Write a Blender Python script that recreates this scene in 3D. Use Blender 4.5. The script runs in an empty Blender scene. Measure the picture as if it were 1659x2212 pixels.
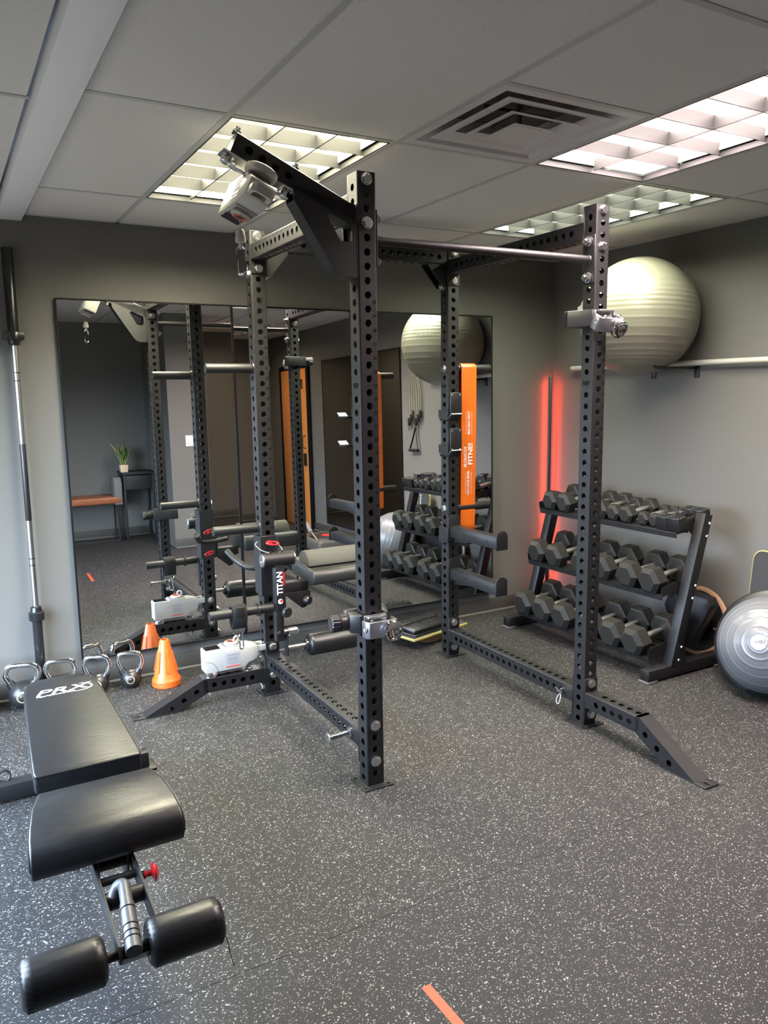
import bpy, bmesh, math, random
from mathutils import Vector, Matrix, Euler
random.seed(7)
PI = math.pi
I = 0.0254
SC = bpy.context.scene
COL = SC.collection

# ------------------------------------------------------------------ camera
CAM = Vector((-1.4196, -2.6411, 1.5852))
YAW, PITCH, ROLL = math.radians(29.508), math.radians(8.801), math.radians(-0.818)
cy, sy, cp, sp = math.cos(YAW), math.sin(YAW), math.cos(PITCH), math.sin(PITCH)
fw = Vector((sy * cp, cy * cp, -sp)); rt = Vector((cy, -sy, 0)); up = rt.cross(fw)
c, s = math.cos(ROLL), math.sin(ROLL)
rt2 = c * rt + s * up; up2 = -s * rt + c * up
cam_d = bpy.data.cameras.new('camera'); cam = bpy.data.objects.new('camera', cam_d); COL.objects.link(cam)
cam.matrix_world = Matrix(((rt2.x, up2.x, -fw.x, CAM.x), (rt2.y, up2.y, -fw.y, CAM.y), (rt2.z, up2.z, -fw.z, CAM.z), (0, 0, 0, 1)))
cam_d.sensor_fit = 'HORIZONTAL'; cam_d.sensor_width = 36.0; cam_d.lens = 36.0 * 1685.44 / 1659.0
cam_d.clip_start = 0.05
SC.camera = cam
SC.cycles.max_bounces = 8

# ------------------------------------------------------------------ world, exposure
SC.view_settings.view_transform = 'Standard'; SC.view_settings.look = 'None'
SC.view_settings.gamma = 1.0; SC.view_settings.use_curve_mapping = False
SC.view_settings.exposure = -0.55
W = bpy.data.worlds.new('sky'); SC.world = W; W.use_nodes = True
bg = W.node_tree.nodes['Background']; bg.inputs[1].default_value = 64.0
_wt = W.node_tree; _tc = _wt.nodes.new('ShaderNodeTexCoord'); _sx = _wt.nodes.new('ShaderNodeSeparateXYZ'); _rm = _wt.nodes.new('ShaderNodeMapRange'); _mx = _wt.nodes.new('ShaderNodeMix')
_mx.data_type = 'RGBA'; _mx.inputs[6].default_value = (0.035, 0.034, 0.030, 1); _mx.inputs[7].default_value = (0.62, 0.78, 1.0, 1)   # ground below, sky above
_rm.inputs[1].default_value = -0.04; _rm.inputs[2].default_value = 0.06
_wt.links.new(_tc.outputs['Generated'], _sx.inputs[0]); _wt.links.new(_sx.outputs['Z'], _rm.inputs[0]); _wt.links.new(_rm.outputs[0], _mx.inputs[0]); _wt.links.new(_mx.outputs[2], bg.inputs[0])

# ------------------------------------------------------------------ room numbers
YW, XR, ZC = 1.7516, 2.4985, 2.473      # back wall, right wall, ceiling
XL, YF = -2.12, -3.43                   # left wall, front wall (behind the camera)
RW, RD, RY = 1.1531, 1.1559, math.radians(-0.804)   # power rack width, depth, turn

def area_light(name, loc, sx, sy_, power, col, spread, rot=(0, 0, 0)):
    d = bpy.data.lights.new(name, 'AREA'); d.shape = 'RECTANGLE'; d.size = sx; d.size_y = sy_
    d.energy = power; d.color = col; d.spread = spread
    o = bpy.data.objects.new(name, d); COL.objects.link(o); o.location = loc; o.rotation_euler = rot
    return o
LAMPS = [  # x0, x1, y0, y1, power, colour, cells across, glow
    (-0.500, 0.092, -0.045, 1.135, 250, (1.0, 0.93, 0.68), 3, 0.80),
    (0.752, 1.348, -1.265, -0.085, 255, (1.0, 0.82, 0.80), 2, 1.05),
    (1.382, 1.955, -0.045, 1.135, 118, (0.97, 1.0, 0.78), 3, 0.38),
    (1.382, 1.955, -3.700, -2.520, 42, (1.0, 0.78, 0.55), 3, 0.7)]
for (x0, x1, y0, y1, pw, col_, nc, gl) in LAMPS:
    area_light('troffer_lamp', ((x0 + x1) / 2, (y0 + y1) / 2, ZC + 0.094), x1 - x0 - 0.03, y1 - y0 - 0.03, pw, col_, math.radians(160))
# daylight enters by the window in the left wall
WIN = (-0.95, 1.50, 0.20, 1.95)
pt = area_light('window_portal', (XL - 0.06, (WIN[0] + WIN[1]) / 2, (WIN[2] + WIN[3]) / 2), WIN[1] - WIN[0], WIN[3] - WIN[2], 1, (1, 1, 1), PI, (0, -PI / 2, 0))
pt.data.size, pt.data.size_y = WIN[3] - WIN[2], WIN[1] - WIN[0]
pt.data.cycles.is_portal = True

# ------------------------------------------------------------------ materials
MATS = {}
def mat(name, col, rough=0.5, metal=0.0, spec=0.5, bump=None, var=None, coat=0.0, emit=None, trans=0.0, sheen=0.0):
    m = bpy.data.materials.new(name); m.use_nodes = True; nt = m.node_tree; b = nt.nodes['Principled BSDF']
    b.inputs['Base Color'].default_value = (*col, 1); b.inputs['Roughness'].default_value = rough
    b.inputs['Metallic'].default_value = metal; b.inputs['Specular IOR Level'].default_value = spec
    b.inputs['Coat Weight'].default_value = coat; b.inputs['Transmission Weight'].default_value = trans
    if emit: b.inputs['Emission Color'].default_value = (*emit[0], 1); b.inputs['Emission Strength'].default_value = emit[1]
    tc = nt.nodes.new('ShaderNodeTexCoord')
    if var:   # (scale, amount) mottled colour
        n = nt.nodes.new('ShaderNodeTexNoise'); n.inputs['Scale'].default_value = var[0]; n.inputs['Detail'].default_value = 4
        nt.links.new(tc.outputs['Object'], n.inputs['Vector'])
        mx = nt.nodes.new('ShaderNodeMix'); mx.data_type = 'RGBA'
        a = var[1]
        mx.inputs[6].default_value = (*[max(0, v * (1 - a)) for v in col], 1); mx.inputs[7].default_value = (*[min(1, v * (1 + a)) for v in col], 1)
        nt.links.new(n.outputs['Fac'], mx.inputs[0]); nt.links.new(mx.outputs[2], b.inputs['Base Color'])
    if bump:  # (scale, strength, distance)
        n2 = nt.nodes.new('ShaderNodeTexNoise'); n2.inputs['Scale'].default_value = bump[0]; n2.inputs['Detail'].default_value = 3
        nt.links.new(tc.outputs['Object'], n2.inputs['Vector'])
        bp = nt.nodes.new('ShaderNodeBump'); bp.inputs['Strength'].default_value = bump[1]; bp.inputs['Distance'].default_value = bump[2]
        nt.links.new(n2.outputs['Fac'], bp.inputs['Height']); nt.links.new(bp.outputs['Normal'], b.inputs['Normal'])
    MATS[name] = m
    return m

def floor_mat():
    m = bpy.data.materials.new('speckled_rubber'); m.use_nodes = True; nt = m.node_tree; b = nt.nodes['Principled BSDF']
    L = nt.links.new; N = nt.nodes.new
    geo = N('ShaderNodeNewGeometry')
    def mth(op, a, bb=None):
        n = N('ShaderNodeMath'); n.operation = op
        for i, v in enumerate((a, bb)):
            if v is None: continue
            if isinstance(v, (int, float)): n.inputs[i].default_value = v
            else: L(v, n.inputs[i])
        return n.outputs[0]
    ns = N('ShaderNodeTexNoise'); ns.inputs['Scale'].default_value = 60; L(geo.outputs['Position'], ns.inputs['Vector'])
    sub = N('ShaderNodeVectorMath'); sub.operation = 'SCALE'; sub.inputs[3].default_value = 0.02; L(ns.outputs['Color'], sub.inputs[0])
    add = N('ShaderNodeVectorMath'); add.operation = 'ADD'; L(geo.outputs['Position'], add.inputs[0]); L(sub.outputs[0], add.inputs[1])
    masks = []
    for sc, rot, thr, rad in ((95, 0.4, 0.72, 0.33), (130, 1.9, 0.76, 0.31), (210, 2.7, 0.82, 0.28)):
        mp = N('ShaderNodeMapping'); mp.inputs['Rotation'].default_value = (0, 0, rot); mp.inputs['Scale'].default_value = (1, 1.7, 1)
        L(add.outputs[0], mp.inputs[0])
        v = N('ShaderNodeTexVoronoi'); v.voronoi_dimensions = '2D'; v.inputs['Scale'].default_value = sc; L(mp.outputs[0], v.inputs['Vector'])
        sepc = N('ShaderNodeSeparateColor'); L(v.outputs['Color'], sepc.inputs[0])
        on = mth('GREATER_THAN', sepc.outputs[0], thr)
        r2 = mth('MULTIPLY', sepc.outputs[1], rad)
        ins = mth('LESS_THAN', v.outputs['Distance'], r2)
        masks.append(mth('MULTIPLY', on, ins))
    mk = mth('MAXIMUM', mth('MAXIMUM', masks[0], masks[1]), masks[2])
    n3 = N('ShaderNodeTexNoise'); n3.inputs['Scale'].default_value = 1.3; L(geo.outputs['Position'], n3.inputs['Vector'])
    base = N('ShaderNodeMix'); base.data_type = 'RGBA'; base.inputs[6].default_value = (0.0140, 0.0140, 0.0145, 1); base.inputs[7].default_value = (0.0185, 0.0185, 0.0185, 1)
    L(n3.outputs['Fac'], base.inputs[0])
    mx = N('ShaderNodeMix'); mx.data_type = 'RGBA'; mx.inputs[7].default_value = (0.25, 0.246, 0.235, 1)
    L(mk, mx.inputs[0]); L(base.outputs[2], mx.inputs[6]); L(mx.outputs[2], b.inputs['Base Color'])
    b.inputs['Roughness'].default_value = 0.62; b.inputs['Specular IOR Level'].default_value = 0.22
    n4 = N('ShaderNodeTexNoise'); n4.inputs['Scale'].default_value = 260; L(geo.outputs['Position'], n4.inputs['Vector'])
    bp = N('ShaderNodeBump'); bp.inputs['Strength'].default_value = 0.25; bp.inputs['Distance'].default_value = 0.002
    L(n4.outputs['Fac'], bp.inputs['Height']); L(bp.outputs['Normal'], b.inputs['Normal'])
    MATS['floor'] = m
floor_mat()

def tile_mat():
    m = mat('tile', (0.60, 0.585, 0.565), 0.95, spec=0.1)
    nt = m.node_tree; L = nt.links.new; N = nt.nodes.new; b = nt.nodes['Principled BSDF']
    geo = N('ShaderNodeNewGeometry')
    v = N('ShaderNodeTexVoronoi'); v.inputs['Scale'].default_value = 170; L(geo.outputs['Position'], v.inputs['Vector'])
    n = N('ShaderNodeTexNoise'); n.inputs['Scale'].default_value = 420; n.inputs['Detail'].default_value = 2; L(geo.outputs['Position'], n.inputs['Vector'])
    sp_ = N('ShaderNodeSeparateColor'); L(v.outputs['Color'], sp_.inputs[0])
    gt = N('ShaderNodeMath'); gt.operation = 'GREATER_THAN'; gt.inputs[1].default_value = 0.90; L(sp_.outputs[0], gt.inputs[0])
    lt = N('ShaderNodeMath'); lt.operation = 'LESS_THAN'; lt.inputs[1].default_value = 0.28; L(v.outputs['Distance'], lt.inputs[0])
    mu = N('ShaderNodeMath'); mu.operation = 'MULTIPLY'; L(gt.outputs[0], mu.inputs[0]); L(lt.outputs[0], mu.inputs[1])
    mx = N('ShaderNodeMix'); mx.data_type = 'RGBA'; mx.inputs[6].default_value = (0.60, 0.585, 0.565, 1); mx.inputs[7].default_value = (0.36, 0.35, 0.335, 1)
    L(mu.outputs[0], mx.inputs[0]); L(mx.outputs[2], b.inputs['Base Color'])
    bp = N('ShaderNodeBump'); bp.inputs['Strength'].default_value = 0.35; bp.inputs['Distance'].default_value = 0.002; L(n.outputs['Fac'], bp.inputs['Height']); L(bp.outputs['Normal'], b.inputs['Normal'])
tile_mat()

def wood_mat(name, c1, c2, axis_scale):
    m = mat(name, c1, 0.35, spec=0.4); nt = m.node_tree; L = nt.links.new; N = nt.nodes.new; b = nt.nodes['Principled BSDF']
    tc = N('ShaderNodeTexCoord'); mp = N('ShaderNodeMapping'); mp.inputs['Scale'].default_value = axis_scale; L(tc.outputs['Object'], mp.inputs[0])
    n = N('ShaderNodeTexNoise'); n.inputs['Scale'].default_value = 6; n.inputs['Detail'].default_value = 6; L(mp.outputs[0], n.inputs['Vector'])
    mx = N('ShaderNodeMix'); mx.data_type = 'RGBA'; mx.inputs[6].default_value = (*c1, 1); mx.inputs[7].default_value = (*c2, 1)
    L(n.outputs['Fac'], mx.inputs[0]); L(mx.outputs[2], b.inputs['Base Color'])

def vinyl_mat(name, col, rough):   # creased upholstery vinyl
    m = mat(name, col, rough, spec=0.42); nt = m.node_tree; L = nt.links.new; N = nt.nodes.new; b = nt.nodes['Principled BSDF']
    tc = N('ShaderNodeTexCoord'); mp = N('ShaderNodeMapping'); mp.inputs['Scale'].default_value = (1, 3.0, 1); mp.inputs['Rotation'].default_value = (0, 0, 0.6); L(tc.outputs['Object'], mp.inputs[0])
    n = N('ShaderNodeTexNoise'); n.inputs['Scale'].default_value = 16; n.inputs['Detail'].default_value = 5; n.inputs['Distortion'].default_value = 1.2; L(mp.outputs[0], n.inputs['Vector'])
    n2 = N('ShaderNodeTexNoise'); n2.inputs['Scale'].default_value = 420; L(tc.outputs['Object'], n2.inputs['Vector'])
    ad = N('ShaderNodeMath'); ad.operation = 'MULTIPLY_ADD'; ad.inputs[1].default_value = 0.12; L(n2.outputs['Fac'], ad.inputs[0]); L(n.outputs['Fac'], ad.inputs[2])
    bp = N('ShaderNodeBump'); bp.inputs['Strength'].default_value = 0.22; bp.inputs['Distance'].default_value = 0.004; L(ad.outputs[0], bp.inputs['Height']); L(bp.outputs['Normal'], b.inputs['Normal'])
    rr = N('ShaderNodeMapRange'); rr.inputs[3].default_value = rough - 0.06; rr.inputs[4].default_value = rough + 0.1; L(n.outputs['Fac'], rr.inputs[0]); L(rr.outputs[0], b.inputs['Roughness'])

mat('wall', (0.121, 0.117, 0.107), 0.55, spec=0.3, bump=(160, 0.12, 0.002))
mat('baseboard', (0.050, 0.050, 0.047), 0.5)
mat('trimline', (0.11, 0.105, 0.095), 0.6)
mat('tbar', (0.40, 0.395, 0.385), 0.5)
mat('beam', (0.70, 0.70, 0.72), 0.6)
mat('black_gap', (0.008, 0.008, 0.008), 0.7)
mat('fixture_white', (0.75, 0.75, 0.72), 0.35)
mat('blade', (0.020, 0.020, 0.0195), 0.5, spec=0.15)
mat('vent', (0.52, 0.51, 0.50), 0.45)
mat('vent_dark', (0.05, 0.05, 0.05), 0.5)
mat('mirror', (0.86, 0.88, 0.87), 0.0, metal=1.0)
mat('dark_frame', (0.004, 0.004, 0.005), 0.5, spec=0.2)
mat('mirror_grey', (0.40, 0.41, 0.41), 0.0, metal=1.0)
mat('rack', (0.0072, 0.0069, 0.0076), 0.48, spec=0.40, bump=(900, 0.10, 0.001))
mat('print', (0.0015, 0.0015, 0.0015), 0.9, spec=0.03)
mat('chrome', (0.80, 0.80, 0.80), 0.08, metal=1.0)
mat('satin_chrome', (0.85, 0.84, 0.80), 0.34, metal=1.0)
mat('zinc', (0.62, 0.62, 0.62), 0.24, metal=1.0)
mat('steel', (0.45, 0.45, 0.45), 0.32, metal=1.0)
mat('silver_cast', (0.36, 0.36, 0.38), 0.30, metal=0.9)
mat('black_gloss', (0.012, 0.012, 0.013), 0.22)
mat('black_plastic', (0.009, 0.009, 0.010), 0.38)
mat('white_plastic', (0.40, 0.39, 0.36), 0.34)
mat('grey_plastic', (0.10, 0.10, 0.11), 0.4)
mat('orange_print', (0.55, 0.075, 0.02), 0.45)
mat('label_grey', (0.34, 0.34, 0.36), 0.4)
mat('text_grey', (0.15, 0.15, 0.165), 0.5)
mat('dark_screen', (0.006, 0.006, 0.008), 0.12)
mat('red_plastic', (0.42, 0.012, 0.016), 0.35)
mat('white_print', (0.55, 0.55, 0.55), 0.5)
mat('red_print', (0.55, 0.02, 0.02), 0.5)
vinyl_mat('vinyl', (0.0062, 0.0066, 0.0074), 0.36)
vinyl_mat('vinyl_grey', (0.020, 0.020, 0.019), 0.40)
mat('bolster_felt', (0.078, 0.078, 0.068), 0.9, spec=0.15, var=(220, 0.45), bump=(400, 0.4, 0.002))
mat('strap', (0.012, 0.012, 0.012), 0.8, spec=0.2, bump=(500, 0.3, 0.001))
mat('dumbbell_rubber', (0.0145, 0.0138, 0.0122), 0.52, spec=0.32, var=(18, 0.25), bump=(300, 0.12, 0.001))
mat('ball_beige', (0.165, 0.158, 0.122), 0.30, spec=0.5)
mat('ball_silver', (0.125, 0.130, 0.140), 0.32, spec=0.6, coat=0.15)
mat('board_black', (0.022, 0.022, 0.022), 0.7, bump=(600, 0.5, 0.002))
mat('yellow_edge', (0.36, 0.31, 0.11), 0.5)
mat('ply', (0.36, 0.22, 0.13), 0.5, var=(30, 0.15))
mat('white_pipe', (0.42, 0.415, 0.36), 0.35)
mat('cone_orange', (0.54, 0.098, 0.010), 0.42)
mat('band_orange', (0.47, 0.092, 0.0045), 0.38)
mat('tape_orange', (0.34, 0.058, 0.018), 0.55)
mat('kettle_rubber', (0.012, 0.012, 0.013), 0.36, bump=(120, 0.06, 0.002))
mat('gold_print', (0.30, 0.22, 0.11), 0.4)
mat('led_red', (0.2, 0.01, 0.01), 0.5, emit=((1.0, 0.085, 0.050), 75.0))
wood_mat('door_wood', (0.52, 0.19, 0.042), (0.62, 0.25, 0.070), (3, 3, 0.5))
mat('brown_leather', (0.26, 0.085, 0.035), 0.40, var=(14, 0.35), bump=(18, 0.5, 0.01))
mat('pot_cream', (0.70, 0.50, 0.34), 0.5)
mat('leaf', (0.045, 0.10, 0.030), 0.4, var=(26, 0.5))
mat('leaf_edge', (0.42, 0.42, 0.12), 0.45)
mat('soil', (0.03, 0.02, 0.015), 0.9)
mat('grey_fabric', (0.16, 0.155, 0.145), 0.9, spec=0.1, bump=(300, 0.3, 0.002))
mat('desk_black', (0.012, 0.012, 0.013), 0.5)
mat('switch_white', (0.70, 0.68, 0.66), 0.35)
mat('rubber_tube', (0.16, 0.15, 0.11), 0.5)
mat('glass', (0.9, 0.95, 1.0), 0.0, trans=1.0)
mat('window_frame', (0.25, 0.25, 0.26), 0.4)
mat('blue_plastic', (0.02, 0.10, 0.40), 0.4)
mat('grip_grey', (0.050, 0.052, 0.056), 0.42)
mat('platform_grey', (0.06, 0.055, 0.05), 0.5)

# ------------------------------------------------------------------ mesh helpers
def xf(M, p): return (M @ Vector(p)) if M is not None else Vector(p)
def box(bm, c, s, bev=0.0, M=None, seg=2, rot=None):
    hx, hy, hz = s[0] / 2, s[1] / 2, s[2] / 2
    T = Matrix.Translation(c)
    if rot: T = T @ Euler(rot).to_matrix().to_4x4()
    if M is not None: T = M @ T
    vs = [bm.verts.new(T @ Vector((x, y, z))) for x in (-hx, hx) for y in (-hy, hy) for z in (-hz, hz)]
    fs = [bm.faces.new([vs[i] for i in q]) for q in ((0, 1, 3, 2), (4, 6, 7, 5), (0, 4, 5, 1), (2, 3, 7, 6), (0, 2, 6, 4), (1, 5, 7, 3))]
    if bev > 0:
        es = list({e for f in fs for e in f.edges})
        bmesh.ops.bevel(bm, geom=es, offset=bev, offset_type='OFFSET', segments=seg, profile=0.5, affect='EDGES', clamp_overlap=True)
def frame_of(d):
    d = Vector(d).normalized(); a = Vector((0, 0, 1)) if abs(d.z) < 0.95 else Vector((1, 0, 0))
    x = a.cross(d).normalized(); return x, d.cross(x), d
def lathe(bm, prof, o, d, seg=24, cap=True, phase=0.0, M=None, ref=None):
    """prof: list of (radius, distance along d)."""
    x, y, z = frame_of(d)
    if ref is not None:
        x = (Vector(ref) - Vector(ref).dot(z) * z).normalized(); y = z.cross(x)
    rings = []
    for r, h in prof:
        if r < 1e-6: rings.append([bm.verts.new(xf(M, Vector(o) + z * h))])
        else: rings.append([bm.verts.new(xf(M, Vector(o) + z * h + (x * math.cos(phase + 2 * PI * k / seg) + y * math.sin(phase + 2 * PI * k / seg)) * r)) for k in range(seg)])
    for a, b in zip(rings, rings[1:]):
        if len(a) == 1 and len(b) == 1: continue
        for k in range(seg):
            k2 = (k + 1) % seg
            if len(a) == 1: bm.faces.new((a[0], b[k2], b[k]))
            elif len(b) == 1: bm.faces.new((a[k], a[k2], b[0]))
            else: bm.faces.new((a[k], a[k2], b[k2], b[k]))
    if cap:
        if len(rings[0]) > 1: bm.faces.new(rings[0][::-1])
        if len(rings[-1]) > 1: bm.faces.new(rings[-1])
def cyl(bm, p0, p1, r, r2=None, seg=18, M=None, ch=0.0):
    p0, p1 = Vector(p0), Vector(p1); L = (p1 - p0).length; r2 = r if r2 is None else r2
    prof = [(r, 0), (r2, L)] if ch <= 0 else [(r - ch, 0), (r, ch), (r2, L - ch), (r2 - ch, L)]
    lathe(bm, prof, p0, p1 - p0, seg, M=M)
def tube(bm, pts, r, seg=8, closed=False, M=None, flat=None):
    pts = [Vector(p) for p in pts]; n = len(pts); rings = []
    prevx = None
    for i, p in enumerate(pts):
        if closed: d = pts[(i + 1) % n] - pts[i - 1]
        else: d = pts[min(i + 1, n - 1)] - pts[max(i - 1, 0)]
        d.normalize()
        if prevx is None: x, y, _ = frame_of(d)
        else:
            x = prevx - prevx.dot(d) * d
            if x.length < 1e-5: x, y, _ = frame_of(d)
            x.normalize(); y = d.cross(x)
        prevx = x
        rr = r[i] if isinstance(r, (list, tuple)) else r
        fx, fy = flat if flat else (1, 1)
        rings.append([bm.verts.new(xf(M, p + (x * math.cos(2 * PI * k / seg) * fx + y * math.sin(2 * PI * k / seg) * fy) * rr)) for k in range(seg)])
    m = n if closed else n - 1
    for i in range(m):
        a, b = rings[i], rings[(i + 1) % n]
        for k in range(seg): bm.faces.new((a[k], a[(k + 1) % seg], b[(k + 1) % seg], b[k]))
    if not closed: bm.faces.new(rings[0][::-1]); bm.faces.new(rings[-1])
def smooth_path(pts, n=6, closed=False):
    P = [Vector(p) for p in pts]; out = []; N = len(P)
    rng = range(N) if closed else range(N - 1)
    for i in rng:
        g = (lambda k: P[k % N]) if closed else (lambda k: P[max(0, min(N - 1, k))])
        p0, p1, p2, p3 = g(i - 1), g(i), g(i + 1), g(i + 2)
        for k in range(n):
            t = k / n
            out.append(0.5 * ((2 * p1) + (p2 - p0) * t + (2 * p0 - 5 * p1 + 4 * p2 - p3) * t * t + (3 * p1 - p0 - 3 * p2 + p3) * t ** 3))
    if not closed: out.append(P[-1])
    return out
def prism(bm, poly, depth, M=None, bev=0.0, holes=(), keep=False):
    """poly in local xy, extruded along local z from 0 to depth; holes: list of polygons."""
    loops = [poly] + list(holes)
    b2 = bmesh.new() if (holes or bev) else bm
    es = []
    tmp = bmesh.new()
    for lp in loops:
        vs = [tmp.verts.new((x, y, 0)) for x, y in lp]
        es += [tmp.edges.new((vs[i], vs[(i + 1) % len(vs)])) for i in range(len(vs))]
    bmesh.ops.triangle_fill(tmp, use_beauty=True, use_dissolve=False, edges=es)
    if not keep: bmesh.ops.dissolve_limit(tmp, angle_limit=0.01, verts=tmp.verts, edges=tmp.edges)
    r = bmesh.ops.extrude_face_region(tmp, geom=list(tmp.faces))
    for v in r['geom']:
        if isinstance(v, bmesh.types.BMVert): v.co.z += depth
    bmesh.ops.recalc_face_normals(tmp, faces=tmp.faces)
    if bev > 0:
        ed = [e for e in tmp.edges if len(e.link_faces) == 2 and e.calc_face_angle(0) > 0.6]
        bmesh.ops.bevel(tmp, geom=ed, offset=bev, segments=2, profile=0.5, affect='EDGES', clamp_overlap=True)
    mp = {}
    for v in tmp.verts: mp[v.index if False else v] = bm.verts.new(xf(M, v.co))
    for f in tmp.faces:
        try: bm.faces.new([mp[v] for v in f.verts])
        except ValueError: pass
    tmp.free()
    if b2 is not bm: b2.free()
def mesh_of(bm, name, m, ang=38, flat=False):
    me = bpy.data.meshes.new(name)
    bmesh.ops.recalc_face_normals(bm, faces=bm.faces)
    bm.to_mesh(me); bm.free()
    ms = m if isinstance(m, (list, tuple)) else [m]
    for k in ms: me.materials.append(MATS[k])
    if not flat:
        me.polygons.foreach_set('use_smooth', [True] * len(me.polygons))
        try: me.set_sharp_from_angle(angle=math.radians(ang))
        except Exception: pass
    return me
def link(name, me, parent=None, M=None):
    o = bpy.data.objects.new(name, me); COL.objects.link(o)
    if parent is not None: o.parent = parent
    if M is not None: o.matrix_local = M
    return o
def obj(name, bm, m, parent=None, ang=38, flat=False, label=None, M=None):
    o = link(name, mesh_of(bm, name, m, ang, flat), parent, M)
    if label: o['label'] = label
    return o
def tag(o, label, cat, group=None):
    o['label'] = label; o['category'] = cat
    if group: o['group'] = group
    return o
def thing(name, label, cat, loc=(0, 0, 0), rz=0.0, group=None):
    o = bpy.data.objects.new(name, None); COL.objects.link(o); o.location = loc; o.rotation_euler = (0, 0, rz)
    o.empty_display_size = 0.05
    return tag(o, label, cat, group)
def struct(name, bm, m, parent=None, flat=True):
    o = obj(name, bm, m, parent, flat=flat)
    if parent is None: o['kind'] = 'structure'
    return o
def copy_tree(o, parent=None):
    n = o.copy(); COL.objects.link(n)
    if parent is not None: n.parent = parent
    for ch in [k for k in ALLKIDS(o)]: copy_tree(ch, n)
    return n
def ALLKIDS(o): return list(o.children)
TXT = {}
def text_geo(s, bold=0.0, shear=0.0):
    key = (s, bold, shear)
    if key not in TXT:
        cu = bpy.data.curves.new('t', 'FONT'); cu.body = s; cu.size = 1.0; cu.align_x = 'CENTER'; cu.align_y = 'CENTER'
        cu.offset = bold; cu.shear = shear; cu.resolution_u = 2
        o = bpy.data.objects.new('t', cu); COL.objects.link(o)
        bpy.context.view_layer.update()
        me = bpy.data.meshes.new_from_object(o)
        TXT[key] = ([tuple(v.co) for v in me.vertices], [tuple(p.vertices) for p in me.polygons])
        bpy.data.objects.remove(o); bpy.data.curves.remove(cu); bpy.data.meshes.remove(me)
    return TXT[key]
def text(bm, s, M, size, sx=1.0, bold=0.0, shear=0.0):
    V, F = text_geo(s, bold, shear)
    vs = [bm.verts.new(M @ Vector((x * size * sx, y * size, 0))) for x, y, z in V]
    for f in F:
        try: bm.faces.new([vs[i] for i in f])
        except ValueError: pass
def basis(o, x, y):
    x = Vector(x).normalized(); z = x.cross(Vector(y)).normalized(); y = z.cross(x)
    return Matrix(((x.x, y.x, z.x, o[0]), (x.y, y.y, z.y, o[1]), (x.z, y.z, z.z, o[2]), (0, 0, 0, 1)))
def T(x, y, z): return Matrix.Translation((x, y, z))
def RZ(a): return Matrix.Rotation(a, 4, 'Z')
def RX(a): return Matrix.Rotation(a, 4, 'X')
def RYm(a): return Matrix.Rotation(a, 4, 'Y')

# ================================================================== the room
gm = bpy.data.materials.new('pane'); gm.use_nodes = True
_nt = gm.node_tree; _o = _nt.nodes['Material Output']; _nt.nodes.remove(_nt.nodes['Principled BSDF'])
_t = _nt.nodes.new('ShaderNodeBsdfTransparent'); _g = _nt.nodes.new('ShaderNodeBsdfGlossy'); _g.inputs['Roughness'].default_value = 0.02
_m = _nt.nodes.new('ShaderNodeMixShader'); _m.inputs[0].default_value = 0.06
_nt.links.new(_t.outputs[0], _m.inputs[1]); _nt.links.new(_g.outputs[0], _m.inputs[2]); _nt.links.new(_m.outputs[0], _o.inputs[0])
MATS['pane'] = gm
YH = -4.25
bm = bmesh.new(); box(bm, ((XL + XR) / 2, (YH + YW) / 2, -0.058), (XR - XL + 0.4, YW - YH + 0.4, 0.1)); floor = struct('floor', bm, 'black_gap')
ys = [YH, -3.19, -1.97, -0.75, 0.47, YW]
for a, b in zip(ys, ys[1:]):
    bm = bmesh.new(); box(bm, ((XL + XR) / 2, (a + b) / 2, -0.004), (XR - XL, b - a - 0.0016, 0.008)); obj('rubber_mat', bm, 'floor', floor, flat=True)

bm = bmesh.new(); box(bm, ((XL + XR) / 2, YW + 0.06, ZC / 2 + 0.05), (XR - XL + 0.2, 0.12, ZC + 0.3)); wall_back = struct('wall_back', bm, 'wall')
bm = bmesh.new(); box(bm, (XR + 0.06, (YH + YW) / 2, ZC / 2 + 0.05), (0.12, YW - YH + 0.2, ZC + 0.3)); wall_right = struct('wall_right', bm, 'wall')
bm = bmesh.new()
for (y0, y1, z0, z1) in ((YH, WIN[0], -0.1, ZC + 0.2), (WIN[1], YW, -0.1, ZC + 0.2), (WIN[0], WIN[1], -0.1, WIN[2]), (WIN[0], WIN[1], WIN[3], ZC + 0.2)):
    box(bm, (XL - 0.06, (y0 + y1) / 2, (z0 + z1) / 2), (0.12, y1 - y0, z1 - z0))
struct('wall_left', bm, 'wall')
bm = bmesh.new(); box(bm, ((XL + 0.61) / 2, YF - 0.06, ZC / 2 + 0.05), (0.61 - XL, 0.12, ZC + 0.3)); struct('wall_front', bm, 'wall')
bm = bmesh.new(); box(bm, (0.815, (-2.25 + YH) / 2, ZC / 2 + 0.05), (0.41, -2.25 - YH, ZC + 0.3)); struct('wall_pier', bm, 'wall')
bm = bmesh.new(); box(bm, ((1.02 + XR) / 2, YH - 0.06, ZC / 2 + 0.05), (XR - 1.02 + 0.2, 0.12, ZC + 0.3)); struct('wall_hall', bm, 'wall')

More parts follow.
